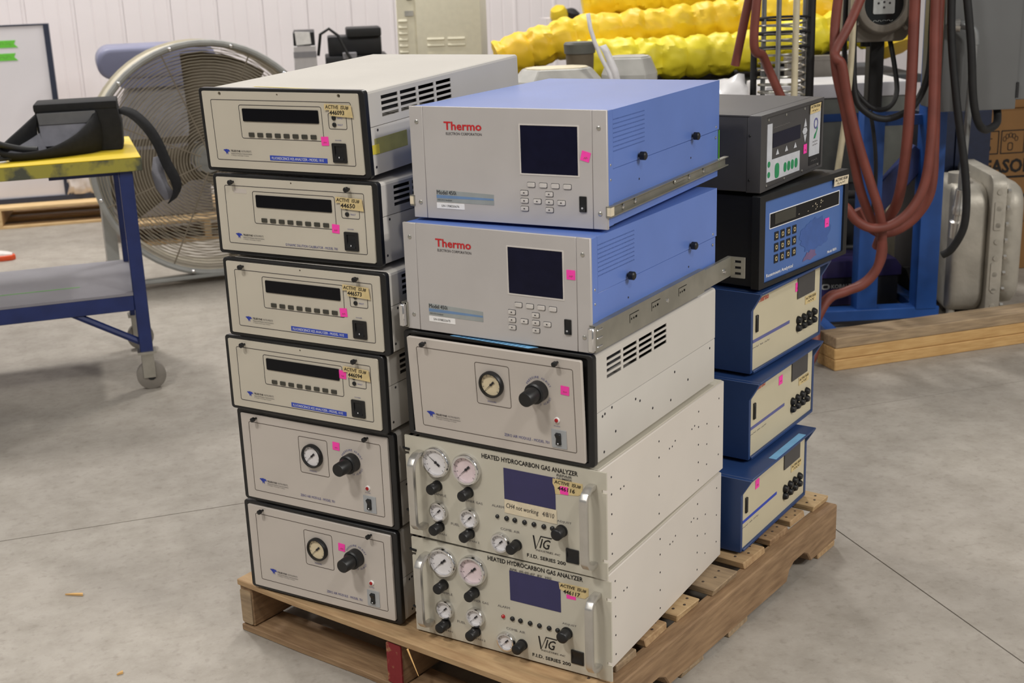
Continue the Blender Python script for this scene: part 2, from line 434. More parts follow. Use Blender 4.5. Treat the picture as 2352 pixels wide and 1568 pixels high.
def bezel_frame(t, w_, h, b=.0105):
    q = MB().frame(rr(-.0075, w_ - .002, 0, h, .008, 4), rr(.006, w_ - .0155, b * .75, h - b * .75, .004, 4), .003, .017)
    q.build('bezel', 'black_frame', t, .0015, 1)
    B(.004, w_ - .014, .0078, .016, .006, h - .006).build('backing', 'black_plastic', t)

# ---------------------------------------------------------------- floor and wall
TH = 18.0
ex = Vector((math.cos(R(TH)), math.sin(R(TH)), 0)); ey = Vector((-math.sin(R(TH)), math.cos(R(TH)), 0))
def room(o):
    o.rotation_euler = (0, 0, R(TH)); return o
# saw-cut slabs: joints run along the room's axes
J = (0.98, 3.02)     # a point on the joint running away from the viewer
jl = (-1.2, 3.515)   # a point on the joint running across
ua = J[0] * ex.x + J[1] * ex.y; vb = jl[0] * ey.x + jl[1] * ey.y
fl = struct(room(B(-9, 11, -5, 15, -.06, -.012).build('floor', 'concrete')))
for (a, b, c, d) in ((-9, ua - .002, -5, vb - .002), (ua + .002, 11, -5, vb - .002), (-9, ua - .002, vb + .002, 15), (ua + .002, 11, vb + .002, 15)):
    B(a, b, c, d, -.013, 0).build('slab', 'concrete', fl)
# back wall of ribbed sheet panels
WY = Vector((-3.0, 9.55, 0)).dot(ey)
wl = struct(room(B(-9, 9, WY + .03, WY + .1, 0, 5.5).build('wall_back', 'wall_white')))
PW = .335
pan = None
for i in range(-14, 20):
    x0 = i * PW + .04
    prof = [(x0, WY + .03), (x0, WY), (x0 + PW * .33, WY), (x0 + PW * .35, WY + .004), (x0 + PW * .37, WY), (x0 + PW * .63, WY), (x0 + PW * .65, WY + .004), (x0 + PW * .67, WY),
            (x0 + PW - .030, WY), (x0 + PW - .022, WY - .007), (x0 + PW - .004, WY - .007), (x0 + PW - .001, WY + .002), (x0 + PW - .001, WY + .03)]
    if pan is None:
        pan = MB().prism([(a - x0, b) for a, b in prof], 0, 5.5, 'z').build('panel', 'wall_white', wl, smooth=False); pan.location = (x0, 0, 0)
    else:
        o = pan.copy(); COL.objects.link(o); o.parent = wl; o.location = (x0, 0, 0)

# ---------------------------------------------------------------- shipping pallet under the stacks
PL = thing('pallet', 'worn wooden pallet carrying the stacked instruments', 'pallet', (-.688, 2.847, 0), -37.7)
PWd, PDp = 1.016, 1.225
def board(x0, x1, y0, y1, z0, z1, m, name='deck_board', jag=.004, parent=PL, nx=5):
    """plank with slightly uneven edges, long side along x"""
    q = MB(); vs = []
    n = nx
    for i in range(n + 1):
        x = x0 + (x1 - x0) * i / n
        j = [rnd.uniform(-jag, jag) for _ in range(4)]
        for (yy, zz) in ((y0 + j[0], z0), (y1 + j[1], z0), (y1 + j[1], z1 - abs(j[2]) * .3), (y0 + j[0], z1 - abs(j[3]) * .3)): vs.append((x + (rnd.uniform(-jag, jag) if i in (0, n) else 0), yy, zz))
    fs = [(0, 1, 2, 3), tuple(4 * n + k for k in (3, 2, 1, 0))]
    for i in range(n):
        for k in range(4): fs.append((4 * i + k, 4 * i + (k + 1) % 4, 4 * i + 4 + (k + 1) % 4, 4 * i + 4 + k))
    return q.add(vs, fs).build(name, m, parent, .002, 1, smooth=False)
zt = .140
ys = [(-.006, .118, 'wood_tan', .0, 1.012), (.165, .245, 'wood_grey', .01, .985), (.290, .385, 'wood_tan', .0, .982), (.425, .525, 'wood_pine', .0, .984), (.575, .690, 'wood_grey', .0, .992), (.735, .850, 'wood_tan', .0, .988), (.885, .99, 'wood_brown', 0, .985), (1.02, 1.10, 'wood_tan', 0, .975), (1.135, 1.225, 'wood_pine', .0, .985)]
for a, b, m, xa, xb in ys:
    bo = board(xa, xb, a, b, zt - (.018 if a > 0 else .0165), zt, m)
    for xx in (.962, .975, .966):
        nq = MB().lathe([(0, .0035), (.0009, .003)], (xx - rnd.uniform(0, .012), a + (b - a) * (.2 + .3 * (.962, .975, .966).index(xx)) , zt - .0004), (0, 0, 1), 8)
        nq.build('nail_head', 'ink_brown', bo)
def stringer(x0, x1, m, notch=True):
    """side runner with two fork notches"""
    pr = [(0, .018), (0, zt - .018), (PDp, zt - .018), (PDp, .018)]
    for a in (.93, .20):
        pr += [(a + .135, .018), (a + .115, .045), (a + .09, .058), (a - .06 + .09, .058), (a + .005, .046), (a - .01, .018)]
    return MB().prism(pr, x0, x1, 'x').build('stringer', m, PL, .003, 1, smooth=False)
stringer(.0, .042, 'wood_runner'); stringer(.487, .529, 'wood_runner'); stringer(.974, 1.016, 'wood_runner')
MB().prism(rr(.4865, .5295, .0195, zt - .021, .004), -.0025, .002).build('red_end_paint', 'red_paint', PL)
MB().prism(rr(.002, .040, .022, zt - .028, .006), -.0025, .002).build('grey_end_stain', 'wood_grey', PL)
for a, b, m in ((-.004, .10, 'wood_brown'), (.40, .50, 'wood_grey'), (.62, .72, 'wood_grey'), (1.12, 1.22, 'wood_tan')):
    board(.004, 1.012, a, b, .0, .0175, m, 'bottom_board')
MB().cyl((.56, -.012, .128), (.605, -.03, .085), .0022, 6, .0006).build('splinter', 'splinter', PL)

# ---------------------------------------------------------------- gas analyzers and calibrator (left stack)
def analyzer(name, label, pose, h, num, bar=None, line=None, pink=(.3205, .0755), tape=(.330, .150), slots=True, rx=0, d=.60, open_screws=True, ghost=False, hole=True):
    x, y, z, a = pose
    t = thing(name, label, 'analyzer' if bar else 'calibrator', (x, y, z), a, 'bench instruments in the left stack', rx)
    w_ = .432
    slotted_case(t, w_, d, h, .103, True, [(.045, .094), (.03, .020), (.20, .085), (.33, .088), (.45, .03), (.40, .06)])
    bezel_frame(t, w_, h)
    hl = [circle(.2104, h - .0115, .0021, 10)] if hole else []
    if not open_screws: hl += [circle(xx, h - .0115, .004) for xx in (.054, .3685)]
    p = punched('front_panel', 'beige_panel', t, rr(.0045, .4155, .0085, h - .0065, .003), hl, 0, .008)
    k = h / .178
    O = lambda v: v * k
    outline(.027, .397, O(.0255), O(.1545), .004, .0011, 'ink_dark', p)
    outline(.1032, .3222, O(.0735), O(.1445), .005, .0011, 'ink_dark', p)
    outline(.3375, .3835, O(.0995), O(.1325), .004, .0011, 'ink_dark', p)
    MB().prism(rr(.1128, .3135, O(.1100), O(.1368), .002), -.002, 0).build('display_window', 'display_black', p)
    for i in range(8):
        bx = .1238 + i * .02355
        MB().prism(rr(bx, bx + .0145, O(.0775), O(.0865), .001), -.0022, 0).build('key_button', 'button_olive', p, .0005, 1)
    for zz, s in ((.1222, 'SAMPLE'), (.1088, 'FAULT')):
        MB().lathe([(0, .0048), (.002, .0048), (.003, .003)], (.3522, 0, O(zz)), (0, -1, 0), 16).build('indicator_light', 'black_plastic', p)
        text(s, .3605, .3735, O(zz) - .0016, O(zz) + .0018, 'ink_blue', p)
    sx0, sx1, sz0, sz1 = .3412, .3765, O(.0315), O(.0715)
    s = MB().frame(rr(sx0, sx1, sz0, sz1, .002), rr(sx0 + .007, sx1 - .007, sz0 + .006, sz1 - .006, .001), -.003, 0).build('power_switch', 'black_plastic', t, .0008, 1)
    MB().prism([(0, sz0 + .006), (-.0045, sz0 + .006), (-.0005, (sz0 + sz1) / 2), (-.001, sz1 - .006), (0, sz1 - .006)], sx0 + .007, sx1 - .007, 'x').build('rocker', 'black_plastic', s)
    MB().sheet(rr(.3585, .3605, O(.0415), O(.0450), .0009), -.0052).build('rocker_mark', 'ink_white', s, smooth=False)
    text('POWER', .3505, .3660, O(.0760), O(.0785), 'ink_violet', p)
    emblem(.0465, O(.0425), .019, p)
    maker(.0672, O(.037), .057, p)
    if bar:
        MB().prism([(.1738, O(.0295)), (.3250, O(.0290)), (.3250, O(.0388)), (.1738, O(.0398))], -.0006, 0).build('name_strip', 'bar_blue', p, smooth=False)
        text(bar, .179, .316, O(.0318), O(.0372), 'ink_white', p, -.0011)
    if line: text(line, .1838, .3210, O(.0298), O(.0352), 'ink_violet', p)
    if open_screws:
        for xx in (.053, .361): thumbscrew(xx, h - .0155, t)
    if ghost: MB().prism(rr(.052, .088, O(.138), O(.148), .001), -.0003, 0).build('adhesive_residue', 'grey_panel', p, smooth=False)
    sticker(*pink, p, .0185, rnd.uniform(-.08, .08), -.0036 if pink[0] < .315 else -.001)
    isu(p, *tape, num, -.0035)
    B(.02, .40, .006, .016, -.002, .0045).build('lower_lip', 'black_frame', t)
    for xx in (.03, .39):
        for yy in (.06, d - .06): B(xx - .012, xx + .012, yy - .012, yy + .012, -.0045, .006).build('rubber_foot', 'black_plastic', t)
    return t
HS = 'FLUORESCENCE H2S ANALYZER - MODEL 101E'
analyzer('gas_analyzer', 'beige black-framed analyzer with blue name strip, handwritten tape 446094, resting on zero air modules', (-.642, 2.771, .6025, -30.4), .174, '446094', bar=HS, pink=(.3225, .1225), tape=(.3275, .143))
analyzer('gas_analyzer', 'beige black-framed analyzer with blue name strip and handwritten tape 446573', (-.627, 2.761, .779, -30.1), .177, '446573', bar=HS, pink=(.319, .0845), tape=(.323, .1465))
analyzer('dilution_calibrator', 'beige black-framed calibrator without blue strip, handwritten tape 44650', (-.638, 2.793, .960, -29.4), .177, '44650', line='DYNAMIC DILUTION CALIBRATOR - MODEL 700', pink=(.320, .0755), tape=(.327, .144), ghost=True)
t1 = analyzer('gas_analyzer', 'topmost beige black-framed analyzer with yellow tape on its lid, handwritten tape 446093', (-.650, 2.813, 1.141, -29.6), .180, '446093', bar=HS, pink=(.324, .0755), tape=(.333, .1525), rx=.042, d=.648, open_screws=False)
for xx in (.03, .39): B(xx - .014, xx + .014, .585, .613, -.027, .006).build('rear_foot', 'black_plastic', t1)
MB().add([(.105, .052, .1768), (.29, .030, .1768), (.292, .036, .1768), (.106, .0565, .1768)], [(0, 1, 2, 3)]).build('yellow_tape_strip', 'yellow_tape', t1, smooth=False)
B(.4255, .4266, .03, .15, .045, .078).build('tape_flap', 'olive_tape', t1)
B(.4258, .4269, .018, .045, .047, .066).build('tape_end', 'yellow_tape', t1)

# ---------------------------------------------------------------- gauges, knobs
def gauge(t, x, z, r, rim, dial, ang, dep=.016, name='pressure_gauge', rw=.16, red=False):
    q = MB().lathe([(0, r * 1.02), (dep * .7, r * 1.02), (dep, r * .95), (dep, r * (1 - rw)), (dep * .35, r * (1 - rw) * .97)], (x, 0, z), (0, -1, 0), 36, False)
    g = q.build(name, rim, t)
    MB().lathe([(0, r * (1 - rw * .95)), (dep * .4, r * (1 - rw * .95))], (x, 0, z), (0, -1, 0), 32).build('dial_face', dial, g)
    q = MB(); y = -dep * .4 - .0006; rt = r * (1 - rw)
    for i in range(11):
        a = R(225 - 27 * i); c, s = math.cos(a), math.sin(a); ra, rb = rt * .78, rt * (.9 if i % 2 else .93)
        q.sheet([(x + c * ra - s * .0006, z + s * ra + c * .0006), (x + c * rb - s * .0006, z + s * rb + c * .0006), (x + c * rb + s * .0006, z + s * rb - c * .0006), (x + c * ra + s * .0006, z + s * ra - c * .0006)], y)
    q.build('dial_ticks', 'ink_grey', g, smooth=False)
    a = R(ang); c, s = math.cos(a), math.sin(a); q = MB(); y -= .0016
    q.prism([(x + c * rt * .82, z + s * rt * .82), (x - c * rt * .34 - s * rt * .05, z - s * rt * .34 + c * rt * .05), (x - c * rt * .36 + s * rt * .05, z - s * rt * .36 - c * rt * .05)], y, y + .0008)
    q.prism([(x - c * rt * .18 - s * rt * .09, z - s * rt * .18 + c * rt * .09), (x - c * rt * .42 - s * rt * .09, z - s * rt * .42 + c * rt * .09), (x - c * rt * .42 + s * rt * .09, z - s * rt * .42 - c * rt * .09), (x - c * rt * .18 + s * rt * .09, z - s * rt * .18 - c * rt * .09)], y, y + .0008)
    q.lathe([(0, rt * .11), (.0022, rt * .1)], (x, y + .0014, z), (0, -1, 0), 12)
    q.build('needle', 'ink_dark', g)
    return g
def arc_text(s, cx, cz, r, a0, a1, hgt, m, parent, flip=False):
    q = MB()
    for i, ch_ in enumerate(s):
        if ch_ == ' ': continue
        a = R(a0 + (a1 - a0) * (i + .5) / len(s)); vs, fs = glyphs(ch_); wv = abs(R(a1 - a0)) * r / len(s) * .72
        c, sn = math.cos(a), math.sin(a); sg = -1 if flip else 1
        out = []
        for u, v in vs:
            rad = r + sg * (v - .5) * hgt; du = (u - .5) * wv
            out.append((cx + c * rad + sg * sn * du, -.0007, cz + sn * rad - sg * c * du))
        q.add(out, fs)
    q.build('lettering', m, parent, smooth=False, recalc=False)

def zero_air(label, pose, h, d, dial, pink, line, tilt=0, slots=True, w_=.432, group='zero air modules'):
    x, y, z, a = pose
    t = thing('zero_air_module', label, 'air module', (x, y, z), a, group)
    slotted_case(t, w_, d, h, .107, True, [(.045, .094), (.055, .096), (.085, .10), (.05, .018), (.19, .085), (.21, .075), (.10, .045), (.27, .04), (.38, .088), (.36, .03), (.45, .05), (d - .03, .09)])
    bezel_frame(t, w_, h)
    B(.02, .40, .006, .016, -.002, .0045).build('lower_lip', 'black_frame', t)
    dx = .0
    if tilt:
        XF[0] = Matrix.Translation((.006, 0, .008)) @ Matrix.Rotation(-tilt, 4, 'X').inverted() @ Matrix.Translation((0, 0, -.008))
        XF[0] = Matrix.Translation((.006, 0, .008)) @ Matrix.Rotation(tilt, 4, 'X') @ Matrix.Translation((0, 0, -.008))
    p = MB().prism(rr(.0055, .4135, .0075, h - .0085, .003), 0, .008).build('front_panel', 'grey_panel', t, .001, 1)
    k = h / .225
    outline(.028, .3955, .027, h - .027, .004, .0010, 'ink_brown', p)
    outline(.1695, .2508, .0965 * k, .1842 * k, .005, .0010, 'ink_brown', p)
    gauge(t, .2085, .1425 * k, .0272, 'black_plastic', dial, 222, .010, rw=.14)
    text('PRESSURE', .195, .2155, .1030 * k, .1060 * k, 'ink_violet', p)
    kz = .1445 * k; kx = .317
    MB().lathe([(0, .0215), (.020, .0215), (.0225, .0185), (.0225, .0165), (.052, .0150), (.054, .0135)], (kx, 0, kz), (0, -1, 0), 28).build('adjust_knob', 'black_plastic', t)
    arc_text('PRESSURE ADJUST', kx, kz, .0285, 158, 22, .0042, 'ink_violet', p)
    arc_text('TO ADJUST', kx, kz, .0285, 262, 338, .0042, 'ink_violet', p, True)
    MB().lathe([(0, .0062), (.003, .0058)], (.3545, 0, .0895 * k), (0, -1, 0), 16).build('lamp_ring', 'white_label', t)
    MB().lathe([(0, .0042), (.0045, .0040), (.006, .002)], (.3545, 0, .0895 * k), (0, -1, 0), 14).build('power_lamp', 'red_led', t)
    text('POWER', .3470, .3610, .0768, .0790, 'ink_violet', p)
    pz = .0315
    s = MB().prism(rr(.3402, .3740, pz, pz + .0395, .001), -.0014, 0).build('switch_plate', 'switch_plate', t, .0005, 1)
    MB().prism([(0, pz + .008), (-.0055, pz + .008), (-.003, pz + .02), (-.0085, pz + .031), (0, pz + .033)], .3505, .3620, 'x').build('rocker', 'black_plastic', s, .0008, 1)
    MB().lathe([(0, .0015), (.0004, .0015)], (.3565, -.0056, pz + .0115), (0, -1, 0), 8).build('rocker_mark', 'ink_white', s)
    emblem(line[2], .0535 * k, .022, p); maker(line[2] + .0225, .047 * k, .060, p, 'ink_dark', 'ink_grey')
    text('ZERO AIR MODULE - MODEL 701', line[0], line[1], .0365, .0425, 'ink_violet', p)
    for xx in (.052, .3625): thumbscrew(xx, h - .0165, t, .0052, .016)
    sticker(*pink, p, .0185, -.05)
    XF[0] = Matrix.Identity(4)
    for xx in (.03, .39):
        for yy in (.06, d - .06): B(xx - .012, xx + .012, yy - .012, yy + .012, -.0045, .006).build('rubber_foot', 'black_plastic', t)
    return t
zero_air('lowest black-framed zero air module, standing directly on the pallet boards', (-.639, 2.785, .1450, -30.5), .2245, .51, 'dial_cream', (.277, .1605), (.2237, .3249, .0565))
zero_air('black-framed zero air module between another air module and the beige analyzers', (-.634, 2.783, .3735, -30.0), .224, .51, 'dial_white', (.2755, .175), (.1633, .2598, .0448))
m3 = zero_air('black-framed zero air module with panel ajar under the blue analyzers', (-.220, 2.549, .6060, -32.2), 0.229, .60, 'dial_cream', (.376, .156), (.2296, .3339, .040), tilt=.058, w_=.440)
bl = MB().prism([(.11, .004), (.30, -.006), (.315, .008), (.125, .018)], .2292, .2298, 'z').build('blue_label', 'blue_label', m3, smooth=False)
q = MB()
for i in range(14):
    xa = .135 + i * .0115; q.add([(xa, .003 - i * .0006, .2302), (xa + .005, .011 - i * .0006, .2302), (xa + .0065, .0105 - i * .0006, .2302), (xa + .0015, .0025 - i * .0006, .2302)], [(0, 1, 2, 3)])
q.build('pen_marks', 'ink_dark', bl, smooth=False)

# ---------------------------------------------------------------- blue-cased gas analyzers with grey front
def thermo(label, pose, h, d, pink, pa, sn, rail):
    x, y, z, a = pose; w_ = .430
    t = thing('gas_analyzer', label, 'analyzer', (x, y, z), a, 'blue gas analyzers in the middle stack')
    p = B(.0315, .3995, 0, .006, 0, h).build('front_panel', 'alu_panel', t, .0006, 1)
    for xa, xb in ((0, .0308), (.4002, w_)): B(xa, xb, 0, .006, 0, h).build('panel_end', 'alu_panel', t, .0008, 1)
    B(.004, w_ - .004, .0055, .0064, .004, h - .004).build('panel_back', 'alu_panel', t)
    B(.0, w_ - .001, .0062, .03, .004, h - .0015).build('front_flange', 'thermo_blue', t, .001, 1)
    B(.003, w_ - .003, .03, d, .004, .1105).build('chassis', 'thermo_blue', t, .001, 1)
    ya, yb, za, zb, xa, xb = .0305, d + .002, .1115, h - .002, .001, w_ - .0015
    ys = [ya]
    for j in range(30): ys += [.034 + j * .00515 - .0012, .034 + j * .00515 + .0012]
    zs = [za]
    for i in range(7, -1, -1): zs += [.2028 - i * .00845 - .0012, .2028 - i * .00845 + .0012]
    q = wall_with_slots(xb, ys + [yb], zs + [zb], .0012)
    q.add([(x_, y_, z_) for x_ in (xa, xb) for y_ in (ya, yb) for z_ in (za, zb)], [(0, 1, 3, 2), (0, 4, 5, 1), (2, 3, 7, 6), (1, 5, 7, 3), (0, 2, 6, 4)])
    q.build('cover', 'thermo_blue', t, smooth=False)
    B(.01, w_ - .06, .04, d - .01, .1, .16).build('interior', 'inner_metal', t)
    for xx, zz in ((.0167, .193), (.0168, .0315), (.4137, .1905), (.4145, .0300)): screw(xx, zz, t, .0042)
    text('Thermo', .0795, .1648, .1785, .1950, 'ink_red', p, bold=.022)
    text('ELECTRON CORPORATION', .0840, .1645, .1690, .1742, 'ink_dark', p)
    s = MB().frame(rr(.2462, .3730, .0972, .1945, .001), rr(.2492, .3702, .1002, .1922, .0005), -.001, .001).build('screen_frame', 'key_grey', t, .0006, 1)
    MB().sheet(rr(.2492, .3702, .1002, .1922, .0005), -.0003).build('screen_glass', 'lcd_navy', s, smooth=False)
    for bx, bz, mk in ((.2700, .0786, ''), (.2958, .0785, ''), (.3215, .0783, ''), (.3470, .0781, ''), (.2544, .0623, '*'), (.2544, .0468, '?'), (.2544, .0314, '!'), (.3083, .0621, '^'), (.3083, .0467, '<>'), (.3083, .0315, 'v'), (.2824, .0470, '<'), (.3338, .0466, '>')):
        k = MB().frame(rr(bx - .0088, bx + .0088, bz - .0052, bz + .0052, .002), rr(bx - .0076, bx + .0076, bz - .0041, bz + .0041, .0014), -.0004, 0).build('key_rim', 'key_rim', p, smooth=False)
        MB().prism(rr(bx - .0076, bx + .0076, bz - .0041, bz + .0041, .0014), -.0028, 0).build('key_button', 'key_grey', p, .0008, 1)
        if mk: MB().sheet([(bx - .002, bz - .001), (bx + .002, bz - .001), (bx + .0012, bz + .0013), (bx - .0012, bz + .0013)], -.0031).build('key_mark', 'ink_dark', p, smooth=False)
    sx0, sx1, sz0, sz1 = .3718, .3868, .0315, .0615
    s = MB().frame(rr(sx0, sx1, sz0, sz1, .001), rr(sx0 + .002, sx1 - .002, sz0 + .002, sz1 - .002, .0008), -.002, 0).build('power_switch', 'black_plastic', t, .0005, 1)
    MB().prism([(0, sz0 + .002), (-.005, sz0 + .002), (-.001, (sz0 + sz1) / 2), (-.0014, sz1 - .002), (0, sz1 - .002)], sx0 + .002, sx1 - .002, 'x').build('rocker', 'black_plastic', s)
    MB().frame(rr(.3776, .381, .0378, .0412, .0016), rr(.3783, .3803, .0385, .0405, .001), -.0052, -.0048).build('rocker_mark', 'ink_white', s, smooth=False)
    sticker(*pink, p, .0185, pa)
    MB().prism([(.0552, .0345), (.1865, .0340), (.1865, .0550), (.0552, .0588)], -.0006, 0).build('name_strip', 'brushed_strip', p, smooth=False)
    MB().prism([(.0552, .0418), (.186, .0432), (.186, .0468), (.0552, .0485)], -.0008, -.0004).build('strip_band', 'strip_blue', p, smooth=False)
    text('Model 450i', .0563, .1008, .0498, .0580, 'ink_dark', p, -.0012)
    text('H2S-SO2 Analyzer', .0575, .0910, .0362, .0400, 'ink_dark', p, -.0012)
    MB().prism(rr(.0548, .1185, .0212, .0328, .0005), -.0008, 0).build('serial_label', 'white_label', p, smooth=False)
    text(sn, .0660, .1070, .0248, .0290, 'ink_dark', p, -.0013)
    # right side: thumbscrews and screws
    for yy in (.155, .455):
        MB().lathe([(0, .003), (.005, .003), (.005, .0085), (.015, .0085), (.017, .006)], (w_ - .002, yy, .1185), (1, 0, 0), 14).build('thumbscrew', 'black_plastic', t)
    for yy, zz in ((.018, .120), (.018, .092), (d - .018, .119), (d - .018, .095)): screw(0, zz, t, .0032, 0, (1, 0, 0), 'steel').location = (w_ - .0025, yy, 0)
    for yy in (.16, .45): MB().lathe([(0, .0022), (.0006, .0022)], (w_ - .003, yy, .072), (1, 0, 0), 8).build('rivet', 'ink_dark', t)
    # slide rails
    xr = w_ - .003
    for sd in (1, -1):
        X = lambda v: v if sd == 1 else (w_ - v)
        def bx(a, b, *r): return B(min(X(a), X(b)), max(X(a), X(b)), *r)
        if rail == 'inner':
            q = bx(xr, xr + .0025, -.002, d + .045, .0245, .0445)
            for zz in (.0235, .0425): 
                bb = bx(xr, xr + .0105, -.002, d + .045, zz, zz + .0022); q.add(bb.v, bb.f)
            g = q.build('slide_rail', 'zinc', t)
            bx(xr + .002, xr + .011, -.002, .012, .0265, .0425).build('rail_end', 'pale_tape', g)
            bx(xr + .002, xr + .0065, .34, .41, .032, .0415).build('rail_latch', 'steel', g, .002, 1)
            for yy, zz in ((.13, .034), (.43, .034), (.07, .033), (.52, .034)): MB().lathe([(0, .0055), (.003, .0055), (.004, .003)], (X(xr + .0024), yy, zz), (sd, 0, 0), 12).build('screw', 'chrome', g)
        else:
            q = bx(xr, xr + .002, -.004, .505, .0035, .0560)
            for zz in (.0035, .0545):
                bb = bx(xr + .002, xr + .0128, -.004, .505, zz, zz + .0015); q.add(bb.v, bb.f)
            g = q.build('slide_rail', 'zinc', t)
            hl = []
            for yy in (.137, .236, .368):
                hl.append([(yy, .026), (yy + .003, .026), (yy + .003, .042), (yy + .042, .042), (yy + .042, .044), (yy, .044)])
                for a, b, c, e in ((yy + .006, yy + .012, .031, .035), (yy + .016, yy + .022, .031, .035), (yy + .026, yy + .034, .031, .036)): hl.append([(a, c), (b, c), (b, e), (a, e)])
            punched('rail_face', 'zinc', g, [(-.004, .0035), (.505, .0035), (.505, .0560), (-.004, .0560)], hl, X(xr + .0126), X(xr + .014), 'x')
            b2 = bx(xr + .002, xr + .012, .505, .665, .0060, .0525).build('rail_extension', 'zinc', g, .002, 2)
            bx(xr + .002, xr + .014, -.016, -.003, .006, .054).build('rail_end', 'chrome', g, .002, 1)
            for zz in (.013, .030, .046): bx(xr + .010, xr + .0155, .000, .022, zz - .002, zz + .002).build('rail_spring', 'chrome', g, .001, 1)
            # rear mounting bracket with three slots
            q = MB()
            zb = [.0030, .0105, .0165, .0245, .0305, .0385, .0445, .0520]
            xa, xb = (X(xr + .012), X(xr + .046))
            if xa > xb: xa, xb = xb, xa
            for i in range(7):
                if i % 2 == 0: q.box(xa, xb, .660, .664, zb[i], zb[i + 1])
                else:
                    q.box(xa, xa + .009, .660, .664, zb[i], zb[i + 1]); q.box(xb - .009, xb, .660, .664, zb[i], zb[i + 1])
            q.build('rail_bracket', 'zinc', g, smooth=False)
            MB().lathe([(0, .005), (.002, .0045)], (X(xr + .014), .312, .031), (sd, 0, 0), 12).build('screw', 'chrome', g)
            MB().lathe([(0, .006), (.003, .005)], (X(xr + .012), .620, .026), (sd, 0, 0), 12).build('screw', 'chrome', g)
    for xx in (.03, .40):
        for yy in (.07, d - .06): B(xx - .012, xx + .012, yy - .012, yy + .012, -.0045, .006).build('rubber_foot', 'black_plastic', t)
    return t
thermo('lower blue-cased analyzer with grey front, slide rail ending in a slotted bracket', (-.213, 2.551, .839, -32.2), .222, .597, (.388, .1495), 0, 'S/N 0708222675', 'outer')
tt = thermo('upper blue-cased analyzer with grey front and red maker name, topmost of its stack', (-.189, 2.579, 1.0655, -28.6), .2235, .626, (.386, .1373), -.26, 'S/N 1708220676', 'inner')
B(.4275, .4295, .628, .6295, .02, .11).build('green_tape_edge', 'green_tape', tt)

